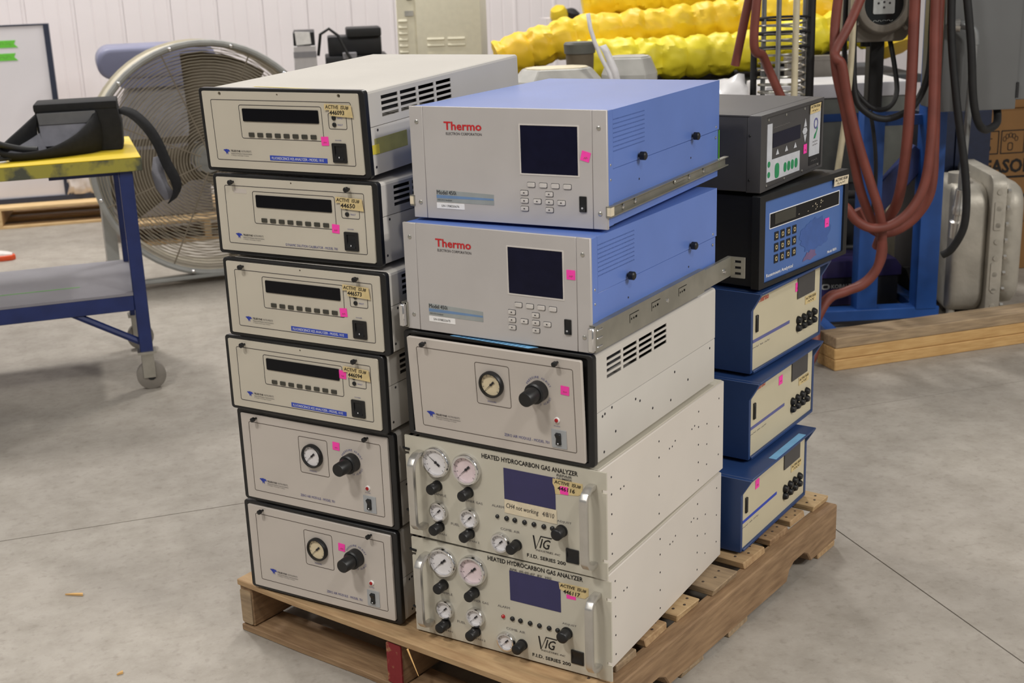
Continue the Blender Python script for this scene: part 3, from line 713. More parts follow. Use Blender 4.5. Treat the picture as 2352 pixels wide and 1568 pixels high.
# ---------------------------------------------------------------- rack-mount hydrocarbon analyzers
def vig(label, pose, h, d, num, hand, extra):
    x, y, z, a = pose; w_ = .482
    t = thing('hydrocarbon_analyzer', label, 'analyzer', (x, y, z), a, 'rack-mount hydrocarbon analyzers')
    pr = rr(0, w_, 0, h, .0015)
    # panel with the open mounting notches of a rack panel
    pl = [(0, 0), (w_, 0)]
    for zz in (.040, h - .040): pl += [(w_, zz - .0035), (w_ - .010, zz - .0035), (w_ - .010, zz + .0035), (w_, zz + .0035)]
    pl += [(w_, h), (0, h)]
    for zz in (h - .040, .040): pl += [(0, zz + .0035), (.010, zz + .0035), (.010, zz - .0035), (0, zz - .0035)]
    p = MB().prism(pl, 0, .0045).build('front_panel', 'vig_paint', t, smooth=False)
    c = B(.024, w_ - .020, .0046, d, .003, h - .004).build('case', 'vig_case', t, .0015, 1)
    B(.028, w_ - .024, .012, d - .004, h - .0042, h - .0012).build('lid', 'vig_paint', t, .001, 1)
    xs = w_ - .0202
    for i in range(3):
        for zz in (.028, .072, .115, .158, .195):
            MB().lathe([(0, .0024), (.0008, .0022)], (xs, .06 + i * .21 + (.012 if i else 0), zz), (1, 0, 0), 8).build('screw', 'ink_dark', c)
    for yy, zz in ((.10, .155), (.115, .155), (.335, .160), (.35, .16), (.365, .168), (.455, .165), (.47, .168), (d - .03, .19), (d - .03, .12), (d - .03, .05), (d - .10, .10), (d - .10, .05), (d - .10, .15)):
        MB().lathe([(0, .0022), (.0008, .002)], (xs, yy, zz), (1, 0, 0), 8).build('screw', 'ink_dark', c)
    gauge(t, .0812, .1815, .0335, 'chrome', 'dial_white', extra[0], .010, rw=.17)
    gauge(t, .1582, .1795, .0335, 'chrome', 'dial_pink', 222, .012, rw=.17)
    for gx, gz in ((.0812, .0690), (.1597, .0692), (.2350, .0306)): gauge(t, gx, gz, .0218, 'chrome', 'dial_white', 225, .010, rw=.2)
    def knob(kx, kz, r=.0125, ln=.030, m='black_plastic'):
        MB().lathe([(0, r * .98), (.004, r * .98), (.004, r * .9), (ln - .003, r * .92), (ln - .001, r * .82), (ln, r * .6)], (kx, 0, kz), (0, -1, 0), 22).build('control_knob', m, t)
    for kx, kz in ((.0800, .1270), (.1590, .1272), (.0805, .0335), (.1575, .0338), (.2730, .0322)): knob(kx, kz)
    knob(.3805, .0865, .0135, .027)
    MB().prism(rr(.2470, .3676, .1298, .1982, .0005), -.0008, 0).build('screen', 'screen_indigo', p, smooth=False)
    text('HEATED HYDROCARBON GAS ANALYZER', .1950, .4198, .2105, .2208, 'ink_black', p, bold=.02)
    text('SAMPLE', .0690, .1005, .1045, .1095, 'ink_grey', p); text('BURNER GAS', .1400, .1920, .1050, .1100, 'ink_grey', p)
    text('ALARM', .2150, .2445, .1072, .1125, 'ink_grey', p); text('FUEL', .1098, .1305, .0438, .0492, 'ink_grey', p)
    text('COMB. AIR', .2343, .2805, .0585, .0638, 'ink_grey', p); text('ADJUST', .3698, .4030, .1035, .1088, 'ink_grey', p)
    text('SPAN', .0740, .0960, .0140, .0185, 'ink_grey', p); text('SPAN 2', .1520, .1800, .0140, .0185, 'ink_grey', p)
    for i, lx in enumerate((.2281, .2507, .2704, .2937, .3160, .3391, .3592)):
        rr_ = .0042 if i == 0 else .0052
        MB().lathe([(0, rr_), (.003, rr_), (.005, rr_ * .5)], (lx, 0, .0870), (0, -1, 0), 14).build('alarm_lamp', 'black_plastic' if i or extra[1] == 0 else 'red_led', t)
    # maker's mark: long-legged V with a bar over slanted letters
    q = MB()
    for poly in ([(.3115, .0625), (.3150, .0625), (.3185, .0400), (.3178, .0322), (.3165, .0322)], [(.3170, .0322), (.3180, .0325), (.3312, .0632), (.3300, .0632)],
                 [(.3300, .0646), (.3302, .0622), (.3560, .0622), (.3560, .0646)], [(.3540, .0622), (.3560, .0646), (.3700, .0725), (.3690, .0706)], [(.3300, .0646), (.3312, .0618), (.3255, .0500), (.3248, .0503)]):
        q.sheet(poly, -.0007)
    q.build('emblem', 'ink_black', p, smooth=False)
    text('IG', .3270, .3535, .0370, .0590, 'ink_black', p, bold=.01, shear=.35)
    text('INDUSTRIES, INC', .3180, .3755, .0285, .0332, 'ink_dark', p, shear=.3)
    text('F.I.D. SERIES 200', .2965, .3876, .0110, .0190, 'ink_black', p, bold=.02)
    s = MB().frame(rr(.3894, .4187, .0205, .0510, .001), rr(.3925, .4156, .0235, .0480, .0008), -.0025, 0).build('power_switch', 'black_plastic', t, .0006, 1)
    MB().prism([(0, .0235), (-.0035, .0235), (-.0005, .036), (-.0025, .048), (0, .048)], .3925, .4156, 'x').build('rocker', 'black_plastic', s)
    # bow handles
    for hx in (.0420, .4530):
        pts = []
        for u, v in ((0, 0), (0, .45), (.04, .8), (.10, .97), (.18, 1), (.5, 1), (.82, 1), (.90, .97), (.96, .8), (1, .45), (1, 0)): pts.append((hx, -.040 * v, .030 + (h - .062) * (1 - u)))
        q = MB(); n = len(pts)
        for i, pt in enumerate(pts):
            a_ = Vector(pts[max(i - 1, 0)]); b_ = Vector(pts[min(i + 1, n - 1)]); td = (b_ - a_).normalized(); nd = Vector((1, 0, 0)).cross(td)
            for sx, sn in ((-1, -1), (1, -1), (1, 1), (-1, 1)): q.v.append(Vector(pt) + Vector((sx * .0085, 0, 0)) + nd * sn * .0055)
        for i in range(n - 1):
            for k in range(4): q.f.append((4 * i + k, 4 * i + (k + 1) % 4, 4 * i + 4 + (k + 1) % 4, 4 * i + 4 + k))
        q.f += [(0, 1, 2, 3), tuple(4 * n - 4 + k for k in range(4))]
        q.build('handle', 'satin_alu', t, .003, 2)
    for zz in (h - .03, .055): MB().cyl((-.006, .002, zz), (.012, -.002, zz), .0028, 8).build('mounting_screw', 'black_plastic', t)
    tapelabel(extra[3], 'masking_tape', p)
    tx, tz = extra[2]
    text('ACTIVE  ISU#', tx, tx + .060, tz, tz + .0078, 'ink_black', p, -.0016, .012, .15, -.001, 'handwriting')
    text(num, tx + .007, tx + .046, tz - .0125, tz - .0035, 'ink_black', p, -.0016, .02, .15, -.001, 'handwriting')
    for s_, xa, xb, za, zb in hand: text(s_, xa, xb, za, zb, 'ink_dark', p, -.0016, .008, .2, 0, 'handwriting')
    for xx in (.05, .43):
        for yy in (.06, d - .06): B(xx - .012, xx + .012, yy - .012, yy + .012, -.0045, .006).build('rubber_foot', 'black_plastic', t)
    return t, p
v5, p5 = vig('lower cream rack analyzer with chrome gauges and bow handles, standing on the pallet', (-.234, 2.552, .1450, -31.1), .2235, .64, '446117', [('RPR. 05-05-07  BY  VIG', .2485, .3480, .1995, .2045)], (222, 1, (.3675, .1885), [(.3640, .1975), (.432, .1990), (.432, .182), (.4235, .1740), (.392, .1735), (.366, .1830)]))
MB().prism([(.3815, .1655), (.4030, .1660), (.4025, .1745), (.3812, .1740)], -.0006, -.0002).build('price_sticker', 'pink_paper', p5, smooth=False)
v4, p4 = vig('upper cream rack analyzer with chrome gauges and a not-working note on white tape', (-.236, 2.560, .3725, -32.0), .2285, .64, '446116', [('REPAIR', .3715, .4060, .2035, .2085), ('NUMBER', .3715, .4060, .1970, .2015)], (145, 0, (.3665, .1865), [(.3625, .1968), (.430, .1962), (.430, .1755), (.4195, .1695), (.3680, .1640), (.366, .1790), (.3620, .186)]))
MB().prism([(.3790, .1665), (.3975, .1668), (.3975, .1835), (.3790, .1832)], -.0013, -.0009).build('price_sticker', 'pink_paper', p4, smooth=False)
tapelabel([(.2465, .0995), (.3700, .0985), (.3695, .1290), (.2470, .1295)], 'pale_tape', p4, -.0012)
text('CH4 not working   4/8/10', .2510, .3640, .1085, .1220, 'ink_dark', p4, -.0018, 0, .2, -.002, 'handwriting')

# ---------------------------------------------------------------- right stack, facing the pallet's long side
def navy(label, pose, h, d, pink, top_label=False, ink='ink_violet', blank=False):
    x, y, z, a = pose; w_ = .427
    t = thing('flow_analyzer', label, 'analyzer', (x, y, z), a, 'navy-cased analyzers in the right stack')
    hz = .163 * h / .213; ov = -.024
    for xa in (0.0, w_ - .012):
        MB().prism([(0, .003), (d, .003), (d, h - .004), (ov, h - .004), (ov, h - .008), (0, hz)], xa, xa + .012, 'x').build('side_plate', 'navy_case', t, .001, 1)
    B(.012, w_ - .012, ov, d, h - .010, h - .003).build('top_plate', 'navy_case', t, .001, 1)
    B(.012, w_ - .012, -.004, d, .002, .009).build('bottom_plate', 'navy_case', t, .001, 1)
    B(.012, w_ - .012, d - .004, d, .009, h - .01).build('rear_plate', 'navy_case', t)
    p = B(.0122, w_ - .0122, .002, .006, .0092, h - .0102).build('front_panel', 'cream_panel', t)
    k = h / .213; yy = .002
    s = MB().prism(rr(.270, .3765, .133 * k, .189 * k, .001), -.001, .001).build('display_window', 'dark_case', p)
    for i in range(4):
        for j in range(2):
            kx, kz = .2790 + i * .0325, (.0535 + j * .0215) * k
            MB().lathe([(0, .0105), (.004, .0105), (.009, .0080), (.011, .007)], (kx, .002, kz), (0, -1, 0), 12).build('key_button', 'black_plastic', p)
    B(.0275, .0375, -.003, .002, .104 * k, .147 * k).build('power_switch', 'black_plastic', t, .001, 1)
    MB().prism(rr(.0150, .2270, .0785 * k, .0865 * k, .0005), .0012, .0021).build('name_strip', ink, p, smooth=False)
    for u, v in ((.016, .05), (.056, .075), (.082, .112)): scribble(u, v, .0635 * k, .068 * k, 'ink_grey', p, 5, .0014, 'lettering')
    text('Thermo', .040, .100, .175 * k, .190 * k, 'ink_rust', p, .0014, .03)
    sticker(*pink, p, .0235, 0, .001)
    tapelabel([(.322, .106 * k), (.392, .104 * k), (.393, .125 * k), (.322, .128 * k)], 'masking_tape', p, .0008)
    text('ACTIVE ISU#', .325, .388, .117 * k, .1245 * k, 'ink_black', p, .0003, .01, .1, 0, 'handwriting')
    scribble(.338, .378, .107 * k, .115 * k, 'ink_black', p, 7, .0003, 'handwriting')
    if top_label: B(.16, .36, ov + .002, -.002, h - .0032, h - .0026).build('blue_label', 'blue_label', t)
    for yy_, zz in ((.12, .11), (.12, .05), (.30, .10)): MB().lathe([(0, .003), (.0012, .003)], (.0002, yy_, zz), (-1, 0, 0), 8).build('screw', 'ink_dark', t)
    for xx in (.03, .40):
        for yv in (.06, d - .06): B(xx - .012, xx + .012, yv - .012, yv + .012, -.0035, .004).build('rubber_foot', 'black_plastic', t)
    return t
navy('bottom navy-cased analyzer with cream front, on the pallet, pale blue label on its hood', (.542, 2.867, .1440, 55.6), .2005, .58, (.100, .150), True, 'bar_blue')
navy('navy-cased analyzer with cream front sandwiched between two others like it', (.576, 2.963, .348, 55.3), .209, .58, (.1985, .156), False, 'ink_violet')
navy('uppermost navy-cased analyzer with cream front, directly under the black instrument', (.584, 3.000, .5605, 53.2), .213, .58, (.270, .166), False, 'ink_violet')

# black instrument with blue membrane front
t = thing('gas_analyzer', 'black-cased analyzer with scuffed blue membrane front and keypad', 'analyzer', (.596, 2.995, .7775), 50.1)
t.location = (.596, 2.995, .7775); h = .229; w_ = .478
B(.012, w_ - .02, .016, .45, .002, h - .004).build('case', 'soot_case', t, .002, 1)
MB().frame(rr(0, w_, 0, h, .003), rr(.027, w_ - .021, .0115, h - .0165, .002), -.004, .018).build('bezel', 'soot_case', t, .0012, 1)
p = B(.0268, w_ - .0208, .002, .012, .0113, h - .0163).build('front_panel', 'cobalt_face', t)
MB().frame(rr(.0565, .4345, .1395, .1785, .002), rr(.0585, .4325, .1415, .1765, .0015), .0005, .0022).build('display_frame', 'ink_white', p, smooth=False)
MB().prism(rr(.0585, .4325, .1415, .1765, .0015), .0008, .0021).build('display_window', 'display_black', p, smooth=False)
MB().prism(rr(.0825, .1905, .1475, .1745, .001), .0002, .0009).build('lcd_window', 'button_olive', p, smooth=False)
q = MB()
for i in range(14):
    a_ = .20 + rnd.random() * .15; b_ = .148 + rnd.random() * .022; q.sheet([(a_, b_), (a_ + .006, b_ + .001), (a_ + .004, b_ + .003)], .0004)
q.build('scratches', 'pale_tape', p, smooth=False)
for i in range(4):
    for j in range(3):
        kx, kz = .0938 + i * .0310, .0605 + j * .0285
        kb = MB().prism(rr(kx - .010, kx + .010, kz - .0105, kz + .0105, .001), .0006, .0022).build('key_button', 'toolbox_black', p, smooth=False)
        MB().frame(rr(kx - .005, kx + .005, kz - .005, kz + .005, .003), rr(kx - .0032, kx + .0032, kz - .0032, kz + .0032, .002), .0001, .0008).build('key_mark', 'masking_tape', p, smooth=False)
text('Rosemount Analytical', .0461, .1837, .0190, .0300, 'ink_white', p, .0012, .015)
text('Model 880A', .3757, .4295, .0190, .0265, 'ink_white', p, .0012, .01)
rs_ = random.Random(3); sp_ = []
for i in range(40):
    a = 2 * math.pi * i / 40; r_ = 1 + .22 * noise.noise(Vector((math.cos(a) * 1.6, math.sin(a) * 1.6, 4))) + rs_.uniform(-.12, .10)
    sp_.append((.300 + .085 * r_ * math.cos(a), .085 + .042 * r_ * math.sin(a)))
MB().sheet(sp_, .0014).build('stain', 'cobalt_stain', p, smooth=False)
MB().sheet([(.236, .024), (.242, .033), (.25, .036), (.259, .045), (.268, .042), (.28, .049), (.291, .045), (.305, .044), (.306, .034), (.314, .028), (.297, .026), (.28, .021), (.262, .026)], .0012).build('stain', 'mauve_stain', p, smooth=False)
sticker(.3665, .1035, p, .0235, 0, .0006)
MB().prism([(.389, .194), (.470, .191), (.474, .214), (.391, .2165)], -.0052, -.0044).build('tape_label', 'pale_tape', t, smooth=False)
text('ACTIVE ISU#', .394, .466, .2045, .2125, 'ink_black', t, -.0058, .01, .1, 0, 'handwriting'); scribble(.405, .452, .1955, .2025, 'ink_black', t, 7, -.0058, 'handwriting')
for xx in (.05, .42):
    for yy in (.06, .40): B(xx - .012, xx + .012, yy - .012, yy + .012, -.0045, .006).build('rubber_foot', 'black_plastic', t)

# dark grey thermal instrument on top
t = thing('field_controller', 'dark grey instrument with white and green keypad, topmost of its stack', 'controller', (.599, 2.999, 1.0125), 57.4)
h = .182; w_ = .439
B(.0, w_, .032, .46, .002, h - .002).build('case', 'dark_case', t, .002, 1)
B(-.002, w_ + .002, .03, .462, h - .0035, h + .0005).build('lid', 'dark_case', t, .001, 1)
MB().frame(rr(0, w_, 0, h, .002), rr(.036, w_ - .012, .006, h - .009, .002), 0, .036).build('front_flange', 'dark_case', t, .001, 1)
p = B(.0358, w_ - .0118, .004, .012, .0058, h - .0088).build('front_panel', 'dark_case', t)
q = MB().prism([(.0470, .0185), (.2740, .0150), (.2730, .0655), (.0800, .0690), (.0795, .1555), (.0480, .1560)], .0028, .0042).build('keypad_label', 'light_grey_label', p, smooth=False)
MB().prism(rr(.0870, .2750, .0960, .1305, .001), .003, .0044).build('display_window', 'lcd_navy', p, smooth=False)
for xx in (.1181, .1791, .2410): MB().sheet([(xx - .011, .0765), (xx + .011, .0765), (xx, .0905)], .0034).build('arrow_key', 'light_grey_label', p, smooth=False)
MB().sheet([(.300, .1205), (.322, .1205), (.311, .142)], .0034).build('arrow_key', 'light_grey_label', p, smooth=False)
MB().sheet([(.300, .1000), (.322, .1000), (.311, .080)], .0034).build('arrow_key', 'light_grey_label', p, smooth=False)
MB().sheet([(.290, .1100), (.299, .1185), (.318, .1185), (.327, .1100), (.318, .1015), (.299, .1015)], .0034).build('centre_key', 'light_grey_label', p, smooth=False)
MB().prism([(.3430, .0395), (.4200, .0380), (.4235, .1560), (.3430, .1560)], .0028, .0042).build('brand_label', 'light_grey_label', p, smooth=False)
q = MB(); q.sheet([(.372, .082), (.384, .082), (.402, .105), (.400, .118), (.392, .100), (.378, .092)], .0022); q.build('emblem', 'green_key', p, smooth=False)
MB().frame(rr(.372, .402, .106, .134, .013), rr(.376, .398, .110, .130, .01), .0018, .003).build('emblem', 'ink_violet', p, smooth=False)
for zz in (.064, .072): scribble(.366, .404, zz, zz + .004, 'ink_grey', p, 6, .0022, 'lettering')
MB().prism([(.3432, .0160), (.4200, .0150), (.4197, .0380), (.3432, .0390)], .0028, .0042).build('maker_label', 'toolbox_black', p, smooth=False)
scribble(.358, .405, .024, .030, 'ink_grey', p, 6, .0022, 'lettering')
MB().prism(rr(.100, .128, .020, .056, .010), .0018, .004).build('start_key', 'green_key', p)
for xx in (.1691, .1945, .2200, .2465): MB().prism(rr(xx - .0095, xx + .0095, .0265, .0500, .0085), .0018, .004).build('keypad_button', 'green_key', p)
for zz in (.0350, .0600): MB().prism(rr(.0520, .0680, zz - .007, zz + .007, .0065), .0018, .004).build('keypad_button', 'green_key', p)
scribble(.0903, .203, .1415, .146, 'ink_grey', p, 12, .0036, 'lettering')
MB().prism([(.339, .148), (.415, .149), (.421, .1710), (.341, .1698)], .0012, .002).build('tape_label', 'masking_tape', p, smooth=False)
text('ACTIVE ISU#', .344, .412, .1610, .1680, 'ink_black', p, .0008, .01, .1, 0, 'handwriting'); scribble(.352, .400, .1515, .158, 'ink_black', p, 7, .0008, 'handwriting')
sticker(.313, .064, p, .0235, 0, .0028)
for xx, zz in ((.0553, .1665), (.1726, .1665), (.3029, .1665), (.0486, .0105), (.1668, .0105), (.2944, .0105), (.4107, .0105)): screw(xx, zz, t, .0035, .004)
for yy, zz in ((.13, .14), (.13, .035)): screw(0, zz, t, .004, 0, (-1, 0, 0)).location = (.0, yy, 0)
for yy, zz in ((.028, .135), (.028, .03)): screw(0, zz, t, .003, 0, (-1, 0, 0), 'black_plastic').location = (.0, yy, 0)
for xx in (.05, .39):
    for yy in (.06, .40): B(xx - .012, xx + .012, yy - .012, yy + .012, -.0045, .006).build('rubber_foot', 'black_plastic', t)

# ---------------------------------------------------------------- workbench with yellow top (left)
t = thing('work_table', 'rolling work table with scuffed yellow top and navy steel frame', 'table', (-1.40, 4.80, 0), 19)
TW, TD, TZ = 1.55, .66, .915
B(-TW, .035, -.02, TD + .02, TZ - .004, TZ).build('table_top', 'yellow_paint', t, .0015, 1)
MB().frame(rr(-TW, .037, -.022, TD + .022, .01), rr(-TW + .01, .027, -.012, TD + .012, .005), TZ - .05, TZ - .004).build('dummy', 'worn_edge', t) if False else None
for a in ((-TW, .037, -.022, -.004), (-TW, .037, TD + .004, TD + .022), (.019, .037, -.004, TD + .004)): B(*a, TZ - .052, TZ - .0042).build('edge_rail', 'worn_edge', t, .002, 1)
B(-TW, .0, .0, TD, TZ - .045, TZ - .005).build('under_panel', 'navy_steel', t)
for yy in (.0, TD - .05):
    for xx in (-TW + .02, -.05): B(xx, xx + .05, yy, yy + .05, .155, TZ - .045).build('leg', 'navy_steel', t, .003, 1)
for yy in (.0, TD - .05): B(-TW + .07, -.05, yy + .005, yy + .045, .325, .385).build('shelf_rail', 'navy_steel', t, .002, 1)
B(-.045, -.005, .05, TD - .05, .325, .385).build('shelf_rail', 'navy_steel', t, .002, 1)
sh = B(-TW + .03, -.002, .004, TD - .004, .385, .395).build('shelf', 'shelf_grey', t)
B(-.65, -.24, .20, .204, .3952, .3962).build('chalk_line', 'green_tape', sh)
for yy in (.025, TD - .025):
    MB().cyl((-.03, yy, .185), (-.30, yy, .345), .014, 8).build('brace', 'navy_steel', t)
for yy in (.025, TD - .025):
    for xx in (-TW + .045, -.025):
        c = B(xx - .035, xx + .035, yy - .035, yy + .035, .148, .158).build('caster_fork', 'steel', t)
        for s_ in (-1, 1): B(xx - .022, xx + .024, yy + s_ * .022 - .002, yy + s_ * .022 + .002, .05, .15).build('fork_side', 'steel', c)
        MB().lathe([(-.018, .045), (-.014, .056), (.014, .056), (.018, .045)], (xx + .008, yy, .056), (0, 1, 0), 24).build('wheel', 'box_taupe', c)
        MB().lathe([(-.02, .018), (.02, .018)], (xx + .008, yy, .056), (0, 1, 0), 12).build('wheel_hub', 'rubber_black', c)
B(-.30, -.02, .14, .30, TZ - .085, TZ - .046).build('tool_tray', 'navy_steel', t)
# bag
t = thing('tool_bag', 'open black fabric bag with grey lining on the yellow table', 'bag', (-1.66, 5.03, TZ + .001), 15)
MB().prism([(-.135, .0), (.165, .0), (.168, .10), (.155, .185), (-.145, .185), (-.145, .10)], -.06, .14).build('body', 'black_fabric', t, .012, 2)
B(-.148, .158, -.064, .145, .160, .190).build('lid', 'black_fabric', t, .008, 2)
# opened front pocket: scoop with a grey lining
def loft(rows, th=0):
    q = MB(); n, m = len(rows), len(rows[0])
    q.v = [Vector(p) for r_ in rows for p in r_]
    q.f = [(i * m + j, (i + 1) * m + j, (i + 1) * m + j + 1, i * m + j + 1) for i in range(n - 1) for j in range(m - 1)]
    return q
def solid(o, th, off=0):
    md = o.modifiers.new('thickness', 'SOLIDIFY'); md.thickness = th; md.offset = off; return o
def cr(P, per=5):
    P = [Vector(p) for p in P]; out = []
    for k in range(len(P) - 1):
        p0, p1, p2, p3 = P[max(k - 1, 0)], P[k], P[k + 1], P[min(k + 2, len(P) - 1)]
        for i in range(per):
            u = i / per; out.append(.5 * (2 * p1 + (p2 - p0) * u + (2 * p0 - 5 * p1 + 4 * p2 - p3) * u * u + (3 * p1 - p0 - 3 * p2 + p3) * u ** 3))
    return out + [P[-1]]
rim = cr([(-.138, -.062, .155), (-.19, -.12, .115), (-.25, -.18, .070), (-.275, -.215, .045), (-.20, -.225, .032), (-.10, -.20, .040), (-.01, -.16, .075), (.05, -.11, .12), (.075, -.062, .155)])
bas = cr([(-.135, -.055, .004), (-.17, -.10, .004), (-.22, -.155, .004), (-.24, -.19, .004), (-.18, -.20, .004), (-.09, -.175, .004), (-.01, -.14, .004), (.05, -.10, .004), (.08, -.055, .004)])
rows = []
for p_, q_ in zip(rim, bas):
    md_ = (p_ + q_) / 2; out_ = Vector((md_.x + .07, md_.y + .06, 0)); out_.normalize()
    rows.append([tuple(p_), tuple((p_ * 2 + q_) / 3 + out_ * .010), tuple((p_ + q_ * 2) / 3 + out_ * .012), tuple(q_)])
solid(loft(rows).build('front_pocket', 'black_fabric', t), .010)
c0 = Vector((-.06, -.105, .02)); rows2 = []
for p_, q_ in zip(rim, bas):
    e = p_ * .55 + q_ * .45; rows2.append([tuple(c0.lerp(e, .96)), tuple(c0.lerp(q_ + Vector((0, 0, .012)), .75)), tuple(c0)])
solid(loft(rows2).build('lining', 'grey_fabric', t), .003)
MB().prism([(-.132, .03), (.07, .03), (.075, .155), (-.136, .155)], -.069, -.0605).build('back_lining', 'grey_fabric', t, .002, 1)
MB().prism([(-.134, .112), (.072, .112), (.076, .157), (-.138, .157)], -.074, -.068).build('lining_band', 'band_grey', t, .002, 1)
MB().tube(cr([(-.315, -.225, .105), (-.285, -.215, .075), (-.24, -.20, .055), (-.19, -.185, .04), (-.14, -.19, .035)], 4), .013, 10).build('handle', 'rubber_black', t)
MB().tube(cr([(-.235, -.215, .012), (-.27, -.232, .012), (-.298, -.24, .014), (-.30, -.222, .018), (-.26, -.208, .018)], 4), .006, 6).build('cord_loop', 'rubber_black', t)
def strip(pts, w_, up, name, m, parent, th=.004):
    pts = [Vector(p) for p in pts]; rows = []
    for i, p in enumerate(pts):
        wv = Vector(up[i] if isinstance(up, list) else up).normalized() * w_ / 2
        rows.append([tuple(p - wv), tuple(p + wv)])
    return solid(loft(rows, 0).build(name, m, parent), th)
strip(cr([(.162, -.02, .150), (.21, -.05, .135), (.26, -.09, .085), (.295, -.11, .02), (.32, -.12, -.06), (.345, -.125, -.12), (.348, -.125, -.165), (.325, -.12, -.205)], 3), .042, (1, .35, .55), 'strap', 'black_fabric', t)
strip([(.295, -.100, -.03), (.282, -.098, -.09), (.292, -.098, -.15), (.322, -.10, -.20)], .05, (1, .3, .15), 'strap_pad', 'grey_fabric', t)

t = thing('paper_sheet', 'white sheet of paper lying under the black bag', 'paper', (-2.02, 4.80, TZ + .0005), 24)
B(-.14, .14, -.10, .10, 0, .0012).build('sheet', 'white_label', t)

# ---------------------------------------------------------------- drum fan
t = thing('drum_fan', 'large drum fan with wire guard behind the left stack', 'fan', (-1.52, 6.62, 0), 22)
fz, fr = .645, .585
A = (0, -1, 0)
MB().lathe([(-.30, fr), (-.29, fr + .012), (-.285, fr), (-.01, fr - .002), (0, fr + .014), (.012, fr + .012), (.014, fr - .012), (0, fr - .016), (-.285, fr - .018), (-.30, fr - .006)], (0, 0, fz), A, 64, False).build('drum', 'fan_cream', t)
MB().ring((0, -.014, fz), A, fr + .004, .016, 64, 8).build('front_rim', 'fan_grey', t)
q = MB()
for i in range(34): q.ring((0, -.012 - .035 * (1 - (i / 34) ** 2), fz), A, .07 + (fr - .08) * i / 34, .0026, 48, 4)
tag(q.build('wire_guard', 'fan_wire', t), kind='stuff')
q = MB()
for i in range(26): q.ring((0, .295, fz), A, .07 + (fr - .08) * i / 26, .0024, 48, 4)
tag(q.build('rear_guard', 'fan_wire', t), kind='stuff')
for i in range(8):
    a = R(20 + 45 * i); c, s = math.cos(a), math.sin(a)
    MB().tube([(.06 * c, -.050, fz + .06 * s), (.3 * c, -.042, fz + .3 * s), ((fr - .01) * c, -.014, fz + (fr - .01) * s)], .0035, 6).build('guard_spoke', 'fan_dust', t)
for i in range(3):
    a = R(75 + 120 * i); rows = []
    for k in range(7):
        u = .09 + (fr - .14) * k / 6; row = []
        for j in range(5):
            v_ = j / 4 - .5; wd = .24 + .36 * (k / 6); ang = a + v_ * wd / u * (.55 if k else .9) * 1.3
            row.append((u * math.cos(ang), .13 + v_ * .12, fz + u * math.sin(ang)))
        rows.append(row)
    solid(loft(rows, 0).build('blade', 'fan_dust', t), .006)
MB().lathe([(0, .02), (.005, .07), (.05, .075), (.17, .075), (.18, .05)], (0, .22, fz), A, 24).build('motor', 'fan_grey', t)
for zz in (-.11, .09): B(-fr + .01, fr - .01, .20, .225, fz + zz - .018, fz + zz + .018).build('motor_bracket', 'fan_dust', t)
B(.06, .10, .05, .09, .05, fz - .1).build('motor_post', 'fan_dust', t)
for s_ in (-1, 1):
    B(s_ * .53 - .03, s_ * .53 + .03, .10, .20, .075, fz).build('side_leg', 'fan_grey', t)
    MB().tube([(s_ * .53, -.16, .045), (s_ * .53, .4, .045)], .022, 8).build('base_tube', 'fan_grey', t)
    MB().lathe([(-.02, .05), (.02, .05)], (s_ * .53, .38, .05), (1, 0, 0), 18).build('wheel', 'rubber_black', t)
    MB().lathe([(0, .028), (.05, .024)], (s_ * .53, -.17, .0), (0, 0, 1), 12).build('foot', 'plastic_white', t)
B(-.53, .53, -.03, .02, .035, .055).build('cross_tube', 'fan_grey', t, .004, 1)
for i in range(12):
    a = R(15 + 30 * i); c, s = math.cos(a), math.sin(a)
    MB().lathe([(0, .011), (.006, .010), (.009, .005)], ((fr + .002) * c, -.03, fz + (fr + .002) * s), A, 10).build('rim_bolt', 'chrome', t)

# ---------------------------------------------------------------- pallets, board and padded machine by the wall
def bg_pallet(label, loc, rz, wd, dp, m):
    t = thing('pallet', label, 'pallet', loc, rz)
    for i in range(7):
        y0 = i * (dp - .09) / 6; B(0, wd, y0, y0 + .09, .122, .14).build('deck_board', m, t, .002, 1)
    for xx in (0, wd / 2 - .02, wd - .04): B(xx, xx + .04, 0, dp, .018, .122).build('stringer', m, t, .002, 1)
    for i in range(3):
        y0 = i * (dp - .09) / 2; B(0, wd, y0, y0 + .09, .0, .018).build('bottom_board', m, t, .002, 1)
    return t
bg_pallet('clean pale wooden pallet under the whiteboard', (-4.02, 8.16, 0), 14, 1.40, .66, 'wood_new')
t = thing('whiteboard', 'white board with dark frame and green tape strips on the pallet', 'whiteboard', (-2.94, 8.60, .141), 14)
B(-1.5, -.03, 0, .02, .03, 1.15).build('board', 'board_white', t)
for a in ((-.035, 0, -.012, .03, 0, 1.155), (-1.5, -.035, -.006, .026, 1.145, 1.155), (-1.5, .24, -.014, .03, 0, .035)): B(*a).build('board_frame', 'board_frame', t, .002, 1)
for x0, z0, x1 in ((-.75, 1.012, -.215), (-.75, .930, -.225)):
    MB().prism([(x0, z0), (x1 + .01, z0), (x1 - .012, z0 + .022), (x1, z0 + .046), (x0, z0 + .046)], -.002, 0).build('tape_strip', 'green_tape', t, smooth=False)
scribble(-.75, -.24, 1.025, 1.045, 'jar_brown', t, 26, -.003, 'handwriting'); scribble(-.75, -.25, .943, .963, 'jar_brown', t, 26, -.003, 'handwriting')
B(-.5, -.33, -.002, 0, 1.095, 1.102).build('red_mark', 'ink_red', t)
rows = [[(-.02 + .235 * i / 8 + .01 * math.sin(i * 2 + j), -.012 + .012 * math.sin(i * 1.7 + j * 2.1), .035 + .28 * j / 5 * (1 - .25 * i / 8)) for j in range(6)] for i in range(9)]
